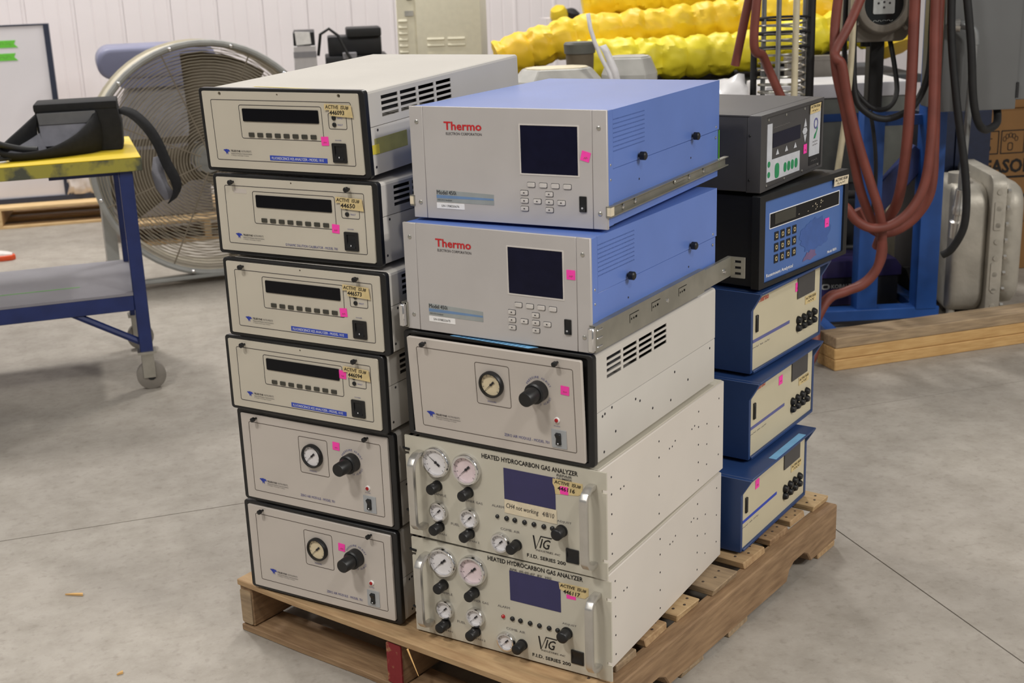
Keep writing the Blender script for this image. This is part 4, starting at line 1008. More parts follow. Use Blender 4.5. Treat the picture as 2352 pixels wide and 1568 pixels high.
solid(loft(rows, 0).build('plastic_wrap', 'film_white', t), .004)
bg_pallet('wooden pallet seen through the wire fan guard', (-2.30, 7.58, 0), 18, .98, .85, 'wood_pine')
t = thing('padded_machine', 'grey machine with lavender padded top behind the drum fan', 'machine', (-2.0, 8.05, .141), 18)
q = MB().prism([(-.52, .0), (.12, .0), (.12, .84), (-.22, .84), (-.30, .80), (-.47, .42)], -.18, .18).build('body', 'grey_vinyl', t, .02, 2)
MB().prism(rr(-.47, .22, .845, 1.03, .085, 6), -.26, .24).build('padded_top', 'lavender_vinyl', t, .03, 3)
MB().prism(rr(-.36, .1, .79, .87, .03), -.24, .2).build('pad_skirt', 'lavender_vinyl', t, .02, 2)
t = thing('tool_case', 'black case lying on the pallet behind the fan', 'case', (-1.62, 8.02, .141), 18)
B(-.19, .19, -.12, .12, 0, .07).build('case_body', 'toolbox_black', t, .01, 2); B(-.19, .19, -.12, .12, .069, .10).build('case_lid', 'grey_vinyl', t, .01, 2)

# ---------------------------------------------------------------- benches behind the stacks
def bench(label, loc, rz, wd, dp, hgt, m='bench_dark'):
    t = thing('bench', label, 'bench', loc, rz)
    B(0, wd, 0, dp, hgt - .04, hgt).build('bench_top', m, t, .003, 1)
    for xx in (.03, wd - .08):
        for yy in (.03, dp - .08): B(xx, xx + .05, yy, yy + .05, 0, hgt - .04).build('leg', 'darker_case', t)
    B(.05, wd - .05, dp - .06, dp - .03, .25, .31).build('stretcher', 'darker_case', t)
    return t
bench('dark bench carrying computers in front of the white wall', (-1.30, 7.42, 0), 8, 1.45, .62, .95)
def bt(x, y): a = R(8); return (-1.30 + x * math.cos(a) - y * math.sin(a), 7.42 + x * math.sin(a) + y * math.cos(a))
x, y = bt(.12, .08)
t = thing('computer_tower', 'pale grey computer case with open black top on the bench', 'computer', (x, y, .951), 8)
B(0, .13, 0, .42, 0, .20).build('shell', 'pc_grey', t, .004, 1); B(.004, .126, .02, .41, .2, .275).build('drive_bay', 'toolbox_black', t, .003, 1)
MB().prism([(.02, .205), (.105, .21), (.10, .275), (.015, .28)], -.004, .01).build('paper_note', 'white_label', t, smooth=False)
B(.0, .13, -.003, .0, .135, .168).build('vent_grille', 'grey_vinyl', t)
x, y = bt(.30, .10)
t = thing('printer', 'black office machine with cables heaped on the bench', 'printer', (x, y, .951), 8)
B(0, .36, 0, .36, 0, .13).build('body', 'toolbox_black', t, .01, 2); B(.02, .33, .06, .32, .13, .24).build('scanner_unit', 'toolbox_black', t, .012, 2); B(.13, .33, .02, .30, .235, .285).build('feeder', 'rubber_black', t, .01, 2)
B(.06, .26, -.02, .05, .05, .075).build('paper_tray', 'pale_tape', t, .002, 1); B(.10, .18, -.006, .07, .115, .15).build('control_panel', 'grey_vinyl', t, .003, 1)
MB().tube([(-.04, .02, .14), (-.02, .0, .26), (.03, -.02, .29), (.08, -.02, .25), (.12, -.02, .16), (.16, -.03, .09), (.20, -.03, .03)], .009, 6).build('cable', 'rubber_black', t)
MB().tube([(.18, -.04, .02), (.22, -.05, .08), (.28, -.05, .11), (.33, -.04, .10)], .008, 6).build('cable', 'grey_vinyl', t)
x, y = bt(.72, .12)
t = thing('cream_cabinet', 'tall cream electronics cabinet with vent slots on the bench', 'cabinet', (x, y, .951), -4)
B(0, .115, .02, .42, 0, .50).build('side_panel', 'cream_case', t, .004, 1); c = B(.115, .49, 0, .44, 0, .505).build('front_door', 'cream_case', t, .006, 2)
for zz in (.165, .20):
    for xx in (.175, .295): MB().prism([(.002, zz), (-.012, zz + .004), (-.012, zz + .007), (.002, zz + .018)], xx, xx + .10, 'x').build('louvre', 'cream_case', c, smooth=False)
B(.175, .40, -.004, .002, .06, .13).build('recess', 'cream_case', c)
for i in range(6): MB().prism([(.022, .13 + i * .035), (.008, .134 + i * .035), (.008, .138 + i * .035), (.022, .15 + i * .035)], .01, .06, 'x').build('louvre', 'cream_case', t, smooth=False)
B(.05, .10, .012, .025, .34, .37).build('bracket', 'lid_grey', t); B(.066, .096, .012, .025, .43, .45).build('bracket', 'jar_lid', t)

bench('dark bench holding jars, trays and plastic bags behind the blue analyzers', (-.02, 4.93, 0), 0, 1.235, .62, .98)
def hextray(name, label, x, y, z, rx, ry, h, m, m2, rz=0):
    t = thing(name, label, 'lid', (x, y, z), rz)
    pts = lambda k: [(rx * k * c, ry * k * s) for c, s in ((1, -.35), (1, .35), (.65, 1), (-.65, 1), (-1, .35), (-1, -.35), (-.65, -1), (.65, -1))]
    q = MB(); a, b = pts(1), pts(.76); n = 8
    q.add([(*p, 0) for p in a] + [(*p, h * .35) for p in a] + [(*p, h) for p in b], [tuple(range(n)), tuple(range(2 * n, 3 * n))] + [(k * n + i, k * n + (i + 1) % n, (k + 1) * n + (i + 1) % n, (k + 1) * n + i) for k in (0, 1) for i in range(n)])
    q.build('shell', m, t, .004, 1, smooth=False)
    MB().prism([(p[0] * .92, p[1] * .92) for p in b], h - .004, h + .003, 'z').build('cap', m2, t, smooth=False)
B(.02, .60, .06, .50, 0, .095).build('crate', 'lid_grey', None) if False else None
t = thing('storage_crate', 'grey flat crate on the bench below the tray lids', 'crate', (.02, 5.02, .981), 0)
B(0, .56, 0, .46, 0, .095).build('crate_body', 'lid_grey', t, .006, 2); B(-.006, .566, -.006, .466, .08, .10).build('crate_rim', 'jar_lid', t, .003, 1)
hextray('tray_lid', 'grey angular lid with cream cap in front of the brown jar', .215, 5.16, 1.082, .175, .12, .075, 'lid_grey', 'lid_cream', 8)
hextray('tray_lid', 'grey angular lid tilted beside the yellow duct', .515, 5.28, 1.082, .11, .115, .10, 'lid_grey', 'lid_grey', -10)
t = thing('jar', 'brown jar with dark lid standing on the crate', 'jar', (.322, 5.40, 1.082))
MB().lathe([(0, .054), (.10, .058), (.115, .058)], (0, 0, 0), (0, 0, 1), 28).build('jar_body', 'jar_brown', t)
MB().lathe([(.113, .064), (.150, .066), (.158, .060)], (0, 0, 0), (0, 0, 1), 28).build('jar_lid', 'jar_lid', t)
t = thing('cable_tie', 'white plastic strap sticking up from the grey tray lids', 'strap', (.40, 5.02, 1.082))
strip([(.03, -.02, .0), (.01, -.02, .06), (-.02, -.02, .12), (-.045, -.02, .18), (-.06, -.02, .23), (-.068, -.02, .285)], .016, (1, 0, .2), 'strap', 'zip_white', t, .004)
strip([(.045, -.02, .0), (.03, -.02, .07), (.0, -.02, .14), (-.015, -.02, .165)], .028, (1, 0, .3), 'tail', 'zip_white', t, .003)
rows = []
for i in range(12):
    u = i / 11; row = []
    for j in range(9):
        v_ = j / 8; hgt = .125 * math.sin(math.pi * min(1, v_ * 1.02)) ** .6 * (.35 + .65 * u) * (1 - .25 * abs(u - .75)); n_ = noise.noise(Vector((u * 5, v_ * 6, .3)))
        row.append((.70 + .25 * u + .008 * n_, 5.0 + .34 * v_, .984 + max(0, hgt + n_ * .035)))
    rows.append(row)
tag(solid(loft(rows, 0).build('plastic_bag', 'film_grey'), .004, 1), 'crumpled translucent white plastic bag on the bench', 'bag')
t = thing('white_tray', 'white plastic tray beside the crumpled bag on the bench', 'tray', (.69, 4.95, .981))
B(0, .26, 0, .05, 0, .045).build('tray_body', 'plastic_white', t, .01, 2); B(-.004, .264, -.004, .054, .037, .05).build('tray_rim', 'plastic_white', t, .003, 1)

bench('long dark bench under the yellow ventilation ducts', (-.10, 6.12, 0), 2, 2.10, .80, .99)
def duct(name, label, path, r, m, seed, flat=1.0):
    """crinkled fabric duct with a spiral wire every few centimetres"""
    P = [Vector(p) for p in path]; pts = []
    L_ = [0]
    for a, b in zip(P, P[1:]): L_.append(L_[-1] + (b - a).length)
    n = int(L_[-1] / .014)
    for i in range(n + 1):
        s_ = L_[-1] * i / n; k = max(j for j in range(len(P)) if L_[j] <= s_ + 1e-9); k = min(k, len(P) - 2)
        u = (s_ - L_[k]) / (L_[k + 1] - L_[k]); p0, p1, p2, p3 = P[max(k - 1, 0)], P[k], P[k + 1], P[min(k + 2, len(P) - 1)]
        pts.append(.5 * (2 * p1 + (p2 - p0) * u + (2 * p0 - 5 * p1 + 4 * p2 - p3) * u * u + (3 * p1 - p0 - 3 * p2 + p3) * u ** 3))
    q = MB(); q.tube(pts, r, 40)
    per = .115
    vs = []
    for i, p in enumerate(pts):
        ph = (i * .014 % per) / per; pinch = -.15 * math.exp(-((ph - .5) * 6.5) ** 2)
        for j in range(40):
            v_ = q.v[i * 40 + j]; d_ = v_ - p
            nz = noise.noise(Vector((v_.x * 11 + seed, v_.y * 11, v_.z * 11))) * .10 + (.22 - abs(noise.noise(Vector((v_.x * 17, v_.y * 17 + seed, v_.z * 17))))) * .22 + (.2 - abs(noise.noise(Vector((v_.x * 34, v_.y * 34 + seed, v_.z * 34))))) * .13
            vs.append(p + d_ * (1 + pinch + nz))
    q.v = vs
    return tag(q.build(name, m, smooth=True), label, 'duct', 'yellow fabric ducts on the bench')
duct('ventilation_duct', 'lower lemon-yellow crinkled fabric duct lying on the bench', [(.36, 6.30, 1.10), (.62, 6.31, 1.10), (.98, 6.32, 1.102), (1.28, 6.33, 1.13), (1.52, 6.33, 1.18), (1.76, 6.315, 1.21)], .099, 'duct_lemon', 1)
duct('ventilation_duct', 'upper golden crinkled fabric duct with its end drooping behind the top analyzer', [(-.02, 6.46, 1.10), (.12, 6.48, 1.145), (.34, 6.50, 1.20), (.62, 6.51, 1.225), (.95, 6.52, 1.245), (1.25, 6.52, 1.27), (1.62, 6.53, 1.295), (1.82, 6.52, 1.27), (1.92, 6.50, 1.17), (1.95, 6.46, 1.09)], .096, 'duct_amber', 5)
duct('ventilation_duct', 'topmost bright yellow crinkled fabric duct behind the golden one', [(.42, 6.74, 1.345), (.62, 6.74, 1.37), (.95, 6.75, 1.40), (1.5, 6.75, 1.44), (1.9, 6.74, 1.46)], .099, 'duct_yellow', 9)
t = thing('duct_rack', 'dark low rack propping up the golden ducts on the bench', 'rack', (.55, 6.44, .991), 2)
for xx in (.05, .55, 1.0): B(xx, xx + .05, .0, .36, 0, .03).build('runner', 'bench_dark', t)
B(0, 1.1, .02, .10, .03, .125).build('lower_rail', 'bench_dark', t); B(0, 1.1, .20, .32, .03, .26).build('upper_rail', 'bench_dark', t)
t = thing('flat_box', 'taupe flat box in front of the ducts', 'box', (1.34, 6.135, .991), 2)
B(0, .30, 0, .05, 0, .10).build('box_body', 'box_taupe', t, .004, 1); B(-.004, .304, -.004, .054, .08, .104).build('box_lid', 'box_taupe', t, .003, 1)
t = thing('hard_hat', 'yellow and black cap hanging on the wall panel', 'cap', (.46, 9.9, 1.05), 18)
t.location = (.45, 9.95, 1.135); t.scale = (.55, .55, .55)
MB().lathe([(0, .12), (.05, .13), (.14, .10), (.18, .03)], (0, 0, .05), (-.4, -.3, 1), 20).build('shell', 'yellow_paint', t)
MB().lathe([(0, .09), (.08, .11), (.12, .04)], (.15, -.02, .05), (.2, -.3, 1), 16).build('ear_muff', 'rubber_black', t)
B(-.2, .2, .0, .30, -.35, .05).build('wall_shelf', 'wall_white', t)

# cooler on a cart
t = thing('cart', 'dark low cart under the white cooler', 'cart', (1.16, 5.73, 0), 4)
B(0, .66, 0, .34, .52, .55).build('deck', 'bench_dark', t)
for xx in (.02, .58):
    for yy in (.02, .27): B(xx, xx + .05, yy, yy + .05, 0, .52).build('leg', 'pvc_cream', t)
t = thing('cooler', 'grey cooler with white lid and blue stripe behind the hoses', 'cooler', (1.17, 5.74, .551), 4)
B(0, .64, 0, .32, 0, .385).build('tub', 'cooler_body', t, .012, 2); B(-.004, .644, -.004, .324, .28, .315).build('stripe', 'cooler_blue', t, .002, 1)
B(-.012, .652, -.012, .332, .385, .45).build('lid', 'plastic_white', t, .014, 2); B(.40, .46, .20, .26, .448, .475).build('lid_knob', 'grey_vinyl', t, .004, 1)

t = thing('added_dark_case', 'black case added to darken the open space under the cart', 'case', (1.24, 5.80, 0), 4)  # made-up case; its black stands in for the darkness below the cart
B(0, .46, 0, .2, .02, .42).build('case_body', 'toolbox_black', t, .01, 2); B(-.004, .464, -.004, .204, .42, .47).build('case_lid', 'darker_case', t, .006, 2)
for xx in (.04, .40): B(xx, xx + .03, .02, .18, 0, .02).build('foot', 'rubber_black', t)
t = thing('added_dark_cabinet', 'low dark blue cabinet added to darken the void behind the tall post', 'cabinet', (1.875, 5.80, 0), 4)  # made-up cabinet; its dark colour fills the shaded gap behind the stand
B(0, .34, .012, .26, .04, .86).build('cabinet_body', 'navy_dark', t, .004, 1)
for xx in (.006, .173): 
    d_ = B(xx, xx + .161, 0, .012, .06, .85).build('cabinet_door', 'navy_dark', t, .002, 1)
    B(xx + (.135 if xx < .1 else .015), xx + (.147 if xx < .1 else .027), -.012, 0, .42, .50).build('door_handle', 'steel', d_)
for xx in (.02, .29): B(xx, xx + .03, .03, .24, 0, .04).build('plinth', 'rubber_black', t)

# wire spring cage with rods
t = thing('spring_cage', 'upright wire coil between black rods on the bench', 'spring', (1.085, 5.06, .981), 0)
MB().lathe([(0, .118), (.012, .118)], (0, 0, 0), (0, 0, 1), 28).build('base_disc', 'steel', t)
for a_, m, r_ in ((175, 'rubber_black', .013), (-20, 'rubber_black', .016), (250, 'conduit', .010), (120, 'conduit', .010), (285, 'pvc_cream', .013), (25, 'conduit', .012), (-8, 'rubber_black', .006)):
    a = R(a_); MB().cyl((.108 * math.cos(a), .108 * math.sin(a), 0), (.108 * math.cos(a), .108 * math.sin(a), .75), r_, 10).build('rod', m, t)
q = MB(); pts = []
for i in range(11 * 24):
    a = 2 * math.pi * i / 24; pts.append((.088 * math.cos(a), .088 * math.sin(a), .02 + .028 * i / 24))
tag(q.tube(pts, .0045, 6).build('coil', 'steel', t), 'bright steel wire coil')
for zz in (.34, .285, .23): MB().ring((0, 0, zz), (0, .1, 1), .105, .005, 32, 6).build('hoop', 'rubber_black', t)

# ---------------------------------------------------------------- blue equipment stand
t = thing('equipment_stand', 'blue steel stand on casters carrying an electrical enclosure', 'stand', (1.55, 5.33, 0), 3)
B(.185, .275, -.045, .045, .075, 1.95).build('post', 'stand_blue', t, .006, 2); B(-.07, .02, -.03, .05, .075, .93).build('post', 'stand_blue', t, .006, 2)
B(-.055, .005, -.02, .04, .93, 1.9).build('upper_post', 'rubber_black', t, .005, 1)
B(-.30, .29, -.04, .04, .035, .085).build('base_beam', 'stand_blue', t, .004, 1)
for xx in (-.26, .23): B(xx - .025, xx + .025, -.30, -.04, .045, .085).build('base_foot', 'stand_blue', t, .004, 1) if xx < 0 else None
B(.20, .26, .04, .40, .045, .085).build('base_foot', 'stand_blue', t, .004, 1)
MB().obox((.09, .03, .62), (.11, 0, .12), (0, .02, 0), (-.035, 0, .035)).build('brace', 'navy_steel', t, .004, 1)
B(.02, .19, .0, .03, .86, .90).build('cross_bar', 'stand_blue', t)
for xx, yy in ((.29, .30), (-.27, .0), (.245, -.0)):
    if xx == .29: MB().lathe([(-.02, .085), (.02, .085)], (.285, .33, .087), (1, 0, 0), 22).build('caster', 'rubber_black', t)
    else: MB().lathe([(-.015, .036), (.015, .036)], (xx, yy, .036), (0, 1, 0), 16).build('caster', 'rubber_black', t)
# enclosure
t = thing('electrical_enclosure', 'grey steel electrical enclosure mounted on the blue stand', 'enclosure', (1.715, 5.06, .945), 3)
B(0, .295, .03, .225, 0, .75).build('box', 'enclosure_grey', t, .004, 1); B(-.004, .299, .0, .03, -.004, .754).build('door', 'enclosure_grey', t, .005, 2)
B(.297, .345, .02, .22, .03, .74).build('side_flange', 'enclosure_grey', t, .003, 1); B(.296, .306, -.004, .012, .04, .10).build('hinge', 'rubber_black', t)
# explosion-proof instrument housing
t = thing('instrument_housing', 'cast housing with round window and a small instrument plate', 'housing', (1.475, 5.14, 1.215), 3)
MB().prism(rr(-.12, .12, 0, .27, .035, 4), -.02, .13).build('housing_body', 'cast_grey', t, .012, 2)
MB().lathe([(0, .118), (.04, .115), (.055, .105), (.055, .080), (.035, .078)], (0, -.02, .145), (0, -1, 0), 36, False).build('window_ring', 'cast_grey', t, .002, 1)
MB().lathe([(0, .085), (.037, .082)], (0, -.02, .145), (0, -1, 0), 32).build('window_glass', 'window_dark', t)
pl_ = MB().prism(rr(-.042, .042, .108, .20, .006), -.062, -.057).build('instrument_plate', 'plate_grey', t)
for dx, dz in ((-.022, .01), (-.011, .026), (.011, .026), (.022, .01), (0, -.006), (0, .014)): MB().lathe([(0, .0045), (.001, .0045)], (dx, -.062, .138 + dz), (0, -1, 0), 10).build('plate_hole', 'ink_dark', pl_)
scribble(-.04, .04, .078, .088, 'plate_grey', t, 9, -.059, 'scale_marks')
for a_ in (215, 315):
    a = R(a_); MB().obox((.112 * math.cos(a), -.045, .145 + .112 * math.sin(a)), (.028 * math.cos(a), 0, .028 * math.sin(a)), (-.008 * math.sin(a), 0, .008 * math.cos(a)), (0, .012, 0)).build('ring_lug', 'cast_grey', t, .003, 1)
MB().cyl((-.03, .05, 0), (-.03, .05, -.02), .02, 12).build('conduit_hub', 'rubber_black', t)

def spline(P, per=7):
    P = [Vector(p) for p in P]; out = []
    for k in range(len(P) - 1):
        p0, p1, p2, p3 = P[max(k - 1, 0)], P[k], P[k + 1], P[min(k + 2, len(P) - 1)]
        for i in range(per):
            u = i / per; out.append(.5 * (2 * p1 + (p2 - p0) * u + (2 * p0 - 5 * p1 + 4 * p2 - p3) * u * u + (3 * p1 - p0 - 3 * p2 + p3) * u ** 3))
    return out + [P[-1]]
def hose(name, label, cat, P, r, m, group=None):
    return tag(MB().tube(spline(P), r, 10).build(name, m), label, cat, group)
hose('rubber_hose', 'red-brown hose hanging straight down and sweeping across the purple toolbox', 'hose', [(1.285, 4.97, 1.50), (1.262, 4.96, 1.30), (1.262, 4.93, 1.14), (1.30, 4.92, .98), (1.335, 4.92, .82), (1.372, 4.92, .67), (1.42, 4.925, .555), (1.468, 4.93, .47), (1.470, 4.94, .38), (1.42, 4.945, .30), (1.33, 4.945, .255), (1.275, 4.935, .245), (1.22, 4.91, .20), (1.12, 4.87, .10), (1.02, 4.85, .025), (.90, 4.84, .019)], .0185, 'hose_red', 'red-brown hoses on the stand')
hose('rubber_hose', 'red-brown hose folded back in a tight bend near the spring cage', 'hose', [(1.42, 5.02, 1.52), (1.365, 4.98, 1.40), (1.305, 4.93, 1.29), (1.252, 4.90, 1.205), (1.250, 4.88, 1.175), (1.272, 4.88, 1.15), (1.30, 4.88, 1.02), (1.345, 4.88, .86), (1.40, 4.88, .70), (1.435, 4.88, .60), (1.452, 4.882, .52), (1.455, 4.884, .44), (1.44, 4.885, .36), (1.39, 4.885, .30), (1.32, 4.88, .275), (1.24, 4.86, .24), (1.14, 4.80, .08), (1.05, 4.78, .02), (.95, 4.77, .019)], .0185, 'hose_red', 'red-brown hoses on the stand')
hose('rubber_hose', 'red-brown hose hanging straight beside the cream pipe', 'hose', [(1.565, 4.98, 1.55), (1.560, 4.96, 1.30), (1.555, 4.94, 1.05), (1.545, 4.93, .80), (1.530, 4.95, .62), (1.515, 5.03, .52), (1.50, 5.10, .40)], .021, 'hose_red', 'red-brown hoses on the stand')
hose('rubber_hose', 'red-brown hose in the upper of two hanging loops', 'hose', [(1.625, 4.93, 1.55), (1.622, 4.91, 1.30), (1.622, 4.88, 1.05), (1.615, 4.855, .86), (1.595, 4.84, .70), (1.545, 4.835, .60), (1.475, 4.835, .545), (1.40, 4.835, .535), (1.34, 4.835, .565), (1.295, 4.835, .62), (1.245, 4.83, .64), (1.205, 4.82, .56), (1.19, 4.81, .36), (1.185, 4.80, .22), (1.17, 4.74, .08), (1.12, 4.71, .02), (1.02, 4.70, .019)], .0185, 'hose_red', 'red-brown hoses on the stand')
hose('rubber_hose', 'red-brown hose in the lower of two hanging loops', 'hose', [(1.655, 4.97, 1.5), (1.655, 4.96, 1.1), (1.660, 4.95, .86), (1.655, 4.94, .66), (1.61, 4.955, .555), (1.54, 4.97, .495), (1.47, 4.98, .485), (1.41, 4.985, .53), (1.38, 4.985, .58)], .0185, 'hose_red', 'red-brown hoses on the stand')
hose('rubber_hose', 'short red-brown hose end dangling before the yellow ducts', 'hose', [(.935, 4.85, 1.50), (.905, 4.85, 1.36), (.885, 4.85, 1.26), (.868, 4.86, 1.165)], .017, 'hose_red', 'red-brown hoses by the spring cage')
hose('rubber_hose', 'red-brown hose curling in a loop against the spring cage', 'hose', [(.945, 4.805, 1.50), (.930, 4.80, 1.36), (.925, 4.80, 1.26), (.935, 4.81, 1.215), (.965, 4.84, 1.20), (1.0, 4.88, 1.14), (1.03, 4.89, 1.08), (1.06, 4.90, 1.02), (1.07, 4.90, .99)], .017, 'hose_red', 'red-brown hoses by the spring cage')
hose('plastic_pipe', 'cream plastic pipe hanging beside the tall blue post', 'pipe', [(1.60, 5.05, 1.55), (1.59, 5.05, 1.2), (1.585, 5.04, .95)], .015, 'pvc_cream')
hose('plastic_pipe', 'cream plastic pipe behind the folded red-brown hose', 'pipe', [(1.345, 5.02, 1.55), (1.342, 5.01, 1.2), (1.325, 5.0, .95), (1.30, 5.0, .72)], .012, 'pvc_cream')
hose('power_cable', 'thick black cable looping below the cast housing', 'cable', [(1.36, 5.06, 1.45), (1.355, 5.04, 1.2), (1.365, 5.02, 1.02), (1.41, 5.0, .955), (1.475, 5.0, .93), (1.54, 5.0, .945), (1.595, 5.0, .985), (1.64, 5.005, 1.10), (1.645, 5.01, 1.3), (1.645, 5.02, 1.5)], .0135, 'rubber_black', 'black cables on the stand')
hose('power_cable', 'thin black cable inside the looping thick one', 'cable', [(1.335, 5.095, 1.45), (1.338, 5.09, 1.15), (1.385, 5.08, 1.03), (1.45, 5.07, .965), (1.51, 5.07, .965), (1.545, 5.085, 1.02), (1.545, 5.13, 1.12), (1.53, 5.17, 1.235)], .010, 'rubber_black', 'black cables on the stand')
hose('power_cable', 'long black cable hanging in front of the grey enclosure', 'cable', [(1.69, 4.95, 1.5), (1.70, 4.95, 1.25), (1.735, 4.94, .98), (1.775, 4.94, .77), (1.795, 4.94, .62), (1.795, 4.95, .50), (1.765, 4.98, .41), (1.735, 5.0, .38)], .0155, 'rubber_black', 'black cables on the stand')
hose('power_cable', 'black cable curling under the grey enclosure', 'cable', [(1.72, 4.92, 1.5), (1.765, 4.92, 1.22), (1.79, 4.93, 1.02), (1.82, 4.95, .92), (1.87, 5.0, .875), (1.93, 5.05, .885), (1.955, 5.10, .91), (1.96, 5.13, .95)], .0155, 'rubber_black', 'black cables on the stand')
t = thing('conduit_pipe', 'grey steel conduit with elbow running down past the enclosure', 'pipe', (1.785, 5.0, .40), 0)
MB().tube(spline([(-.03, .02, .875), (-.005, .0, .87), (.02, .0, .845), (.025, .0, .80)], 5), .017, 10).build('elbow', 'conduit', t)
MB().cyl((.025, 0, .82), (.015, .02, .24), .013, 12).build('tube', 'conduit', t)
MB().lathe([(0, .020), (.07, .022), (.075, .026), (.10, .026), (.105, .018), (.13, .018), (.135, .03), (.20, .028)], (.015, .02, .24), (0, .15, -1), 14).build('fitting', 'satin_alu', t)
MB().lathe([(0, .022), (.03, .026)], (-.06, .03, .872), (1, -.1, 0), 12).build('union', 'satin_alu', t)
hose('power_cable', 'pair of thin black leads beside the blue post', 'cable', [(1.455, 5.12, .95), (1.475, 5.1, .80), (1.482, 5.1, .65), (1.47, 5.1, .48)], .008, 'rubber_black', 'black cables on the stand')

# cast explosion-proof box on the floor
t = thing('cast_enclosure', 'cast aluminium explosion-proof box with bolted flange on the floor', 'enclosure', (2.04, 5.52, 0), -4)
MB().prism(rr(-.24, .24, .05, .60, .09, 5), -.15, -.005, 'x').build('body', 'cast_alu', t, .03, 3)
MB().prism(rr(-.27, .27, .02, .645, .05, 5), -.005, .055, 'x').build('flange', 'cast_alu', t, .006, 2)
MB().prism(rr(-.225, .225, .075, .60, .10, 6), .055, .15, 'x').build('cover', 'cast_alu', t, .045, 3)
for s_ in (-1,):
    for i in range(8): MB().lathe([(0, .011), (.012, .011), (.014, .007)], (.062, s_ * .25, .09 + i * .07), (1, 0, 0), 6).build('bolt', 'satin_alu', t)
    for i in range(8): MB().lathe([(0, .012), (.004, .011)], (.025, -.27, .09 + i * .07), (0, -1, 0), 12).build('bolt_boss', 'cast_alu', t)
for zz in (.16, .42): MB().prism(rr(.008, .042, zz, zz + .12, .006), -.274, -.268).build('cast_plate', 'cast_alu', t)
for yy in (-.17, .17): MB().cyl((.02, yy, 0), (.02, yy, .05), .018, 10).build('stub_foot', 'cast_alu', t)
for yy in (-.17, .17): MB().cyl((-.12, yy, 0), (-.12, yy, .09), .018, 10).build('stub_foot', 'cast_alu', t)
MB().cyl((-.10, -.10, .58), (-.10, -.10, .64), .045, 16).build('hub', 'cast_alu', t)
B(.150, .156, -.12, -.02, .38, .52).build('warning_label', 'ink_red', t)

# toolbox
t = thing('toolbox', 'black and purple plastic toolbox with grey latch and white maker name', 'toolbox', (1.24, 5.46, 0), 4)
B(0, .48, 0, .24, .0, .19).build('tub', 'toolbox_black', t, .012, 2); MB().prism([(-.008, .185), (.488, .185), (.488, .225), (.46, .262), (.02, .262), (-.008, .225)], -.012, .25).build('lid', 'toolbox_purple', t, .008, 2)
p = B(.02, .38, -.004, .002, .06, .135).build('front_band', 'toolbox_purple', t)
text('KOBALT', .175, .265, .137, .155, 'latch_grey', t, -.006, .02)
MB().frame(rr(.130, .168, .134, .158, .011), rr(.137, .161, .139, .153, .006), -.006, -.004).build('emblem', 'latch_grey', t, smooth=False)
MB().prism([(.288, .175), (.338, .175), (.345, .222), (.280, .222)], -.024, -.008).build('latch', 'latch_grey', t, .003, 1)
MB().prism([(.27, .105), (.30, .055), (.34, .055), (.365, .10), (.355, .125), (.31, .135)], -.0075, -.004).build('sticker', 'label_print', t, smooth=False)
MB().prism([(.285, .15), (.30, .145), (.36, .15), (.355, .162)], -.016, -.004).build('label_strip', 'toolbox_purple', t, smooth=False)
MB().tube([(.10, .10, .26), (.10, .10, .295), (.38, .10, .295), (.38, .10, .26)], .012, 8).build('handle', 'rubber_black', t)
# lumber
for i, (lab, xo, yo, ln) in enumerate((('bottom sawn beam of the three stacked before the stand', 0, 0, 1.02), ('middle sawn beam of the three stacked before the stand', .0, .004, 1.03), ('top weathered sawn beam of the three stacked before the stand', .004, .002, 1.0))):
    b_ = MB(); vs = []
    q = B(xo, xo + ln, yo, yo + .125, 0, .0435).build('lumber_beam', ('wood_lumber', 'wood_lumber', 'wood_grey')[i], None, .003, 1, smooth=False)
    q.location = (1.245, 4.715, .0445 * i); q.rotation_euler = (0, 0, R(18.2)); tag(q, lab, 'beam', 'sawn beams stacked on the floor')

# cartons
def carton(label, loc, rz, sx, sy, sz, flap=False):
    t = thing('cardboard_box', label, 'box', loc, rz, 'cardboard boxes on the right')
    B(0, sx, 0, sy, 0, sz - .004).build('walls', 'cardboard', t, .004, 1)
    for yy in (0, sy / 2 + .002): B(.001, sx - .001, yy + .001, yy + sy / 2 - .003, sz - .004, sz).build('flap', 'cardboard', t)
    return t
t = carton('brown carton with bold black printing standing on the floor', (2.245, 6.22, 0), 8, .62, .5, .80)
text('SEASON', .055, .36, .49, .56, 'ink_black', t, -.002, .03)
for xa, xb, za, zb in ((.05, .165, .585, .70), (.175, .30, .585, .70)): MB().frame(rr(xa, xb, za, zb, .004), rr(xa + .005, xb - .005, za + .005, zb - .005, .003), -.0015, 0).build('printed_square', 'ink_black', t, smooth=False)
q = MB()
for i in range(5):
    a = R(30 + 30 * i); q.frame(rr(.225 + .035 * math.cos(a) - .009, .225 + .035 * math.cos(a) + .009, .64 + .035 * math.sin(a) - .012, .64 + .035 * math.sin(a) + .012, .008), rr(.225 + .035 * math.cos(a) - .006, .225 + .035 * math.cos(a) + .006, .64 + .035 * math.sin(a) - .009, .64 + .035 * math.sin(a) + .009, .005), -.0015, 0)
q.frame(rr(.212, .24, .60, .64, .01), rr(.216, .236, .604, .636, .008), -.0015, 0); q.build('printed_hand', 'ink_black', t, smooth=False)
q = MB()
q.frame(rr(.09, .125, .60, .63, .012), rr(.095, .12, .605, .625, .009), -.0015, 0); q.box(.105, .109, -.0015, 0, .63, .69); q.box(.085, .13, -.0015, 0, .66, .664); q.build('printed_figure', 'ink_black', t, smooth=False)
B(.03, .36, -.0015, 0, .465, .475).build('printed_rule', 'ink_black', t, smooth=False)
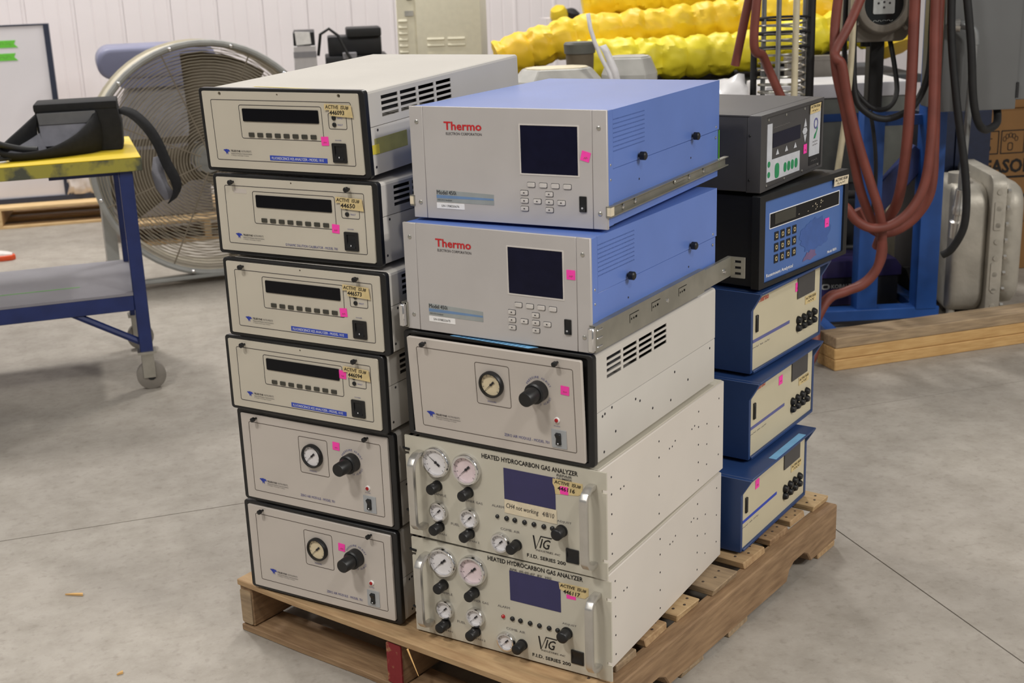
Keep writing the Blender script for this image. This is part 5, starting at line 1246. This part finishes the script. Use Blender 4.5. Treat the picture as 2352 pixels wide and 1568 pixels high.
for k, (a, b_) in enumerate(((.20, .34), (.16, .27), (.22, .33))): scribble(a, b_, .36 - .07 * k, .40 - .07 * k, 'ink_black', t, 5, -.002, 'lettering', .006)
t = carton('plain carton stacked on top of the printed carton', (2.36, 6.26, .801), 8, .45, .4, .24)

# floor litter and shoe
t = thing('shoe', 'white sneaker with orange sole on the concrete by the table', 'shoe', (-2.99, 7.36, 0), 8)
sole = [(-.26, -.045), (-.24, -.05), (-.05, -.04), (.03, -.05), (.085, -.035), (.10, 0), (.085, .035), (.03, .045), (-.05, .036), (-.24, .045), (-.26, .04)]
MB().prism(sole, 0, .03, 'z').build('sole', 'shoe_orange', t, .006, 2)
q = MB(); secs = [(-.255, .035, .10), (-.20, .04, .105), (-.12, .036, .10), (-.05, .036, .075), (.0, .040, .058), (.05, .036, .05), (.085, .018, .04)]
for x_, hw, tz in secs:
    for k in range(8): a = math.pi * k / 7; q.v.append(Vector((x_, -hw * math.cos(a), .028 + (tz - .028) * math.sin(a) ** .7)))
for i in range(len(secs) - 1):
    for k in range(7): q.f.append((8 * i + k, 8 * i + k + 1, 8 * i + 9 + k, 8 * i + 8 + k))
q.f += [tuple(range(8)), tuple(range(8 * len(secs) - 8, 8 * len(secs)))]
q.build('upper', 'shoe_white', t)
for i in range(3): MB().tube([(-.05 + .025 * i, -.02, .078 - .008 * i), (-.045 + .025 * i, .02, .078 - .008 * i)], .004, 6).build('lace', 'pc_grey', t)
def chip(label, x, y, rz, ln, m='splinter'):
    o = MB().add([(0, 0, .001), (ln, .004, .001), (ln * .9, .012, .006), (ln * .3, .009, .004), (0, 0, .005), (ln, .004, .006)], [(0, 1, 2, 3), (4, 3, 2, 5), (0, 4, 5, 1), (0, 3, 4), (1, 5, 2)]).build('wood_splinter', m, None, smooth=False)
    o.location = (x, y, 0); o.rotation_euler = (0, 0, R(rz)); tag(o, label, 'splinter', 'wood splinters on the concrete')
chip('orange wood splinter on the concrete left of the pallet', -1.20, 3.06, -14, .05); chip('tiny pale wood splinter on the concrete, apart from the longer one', -.945, 2.645, 10, .014)
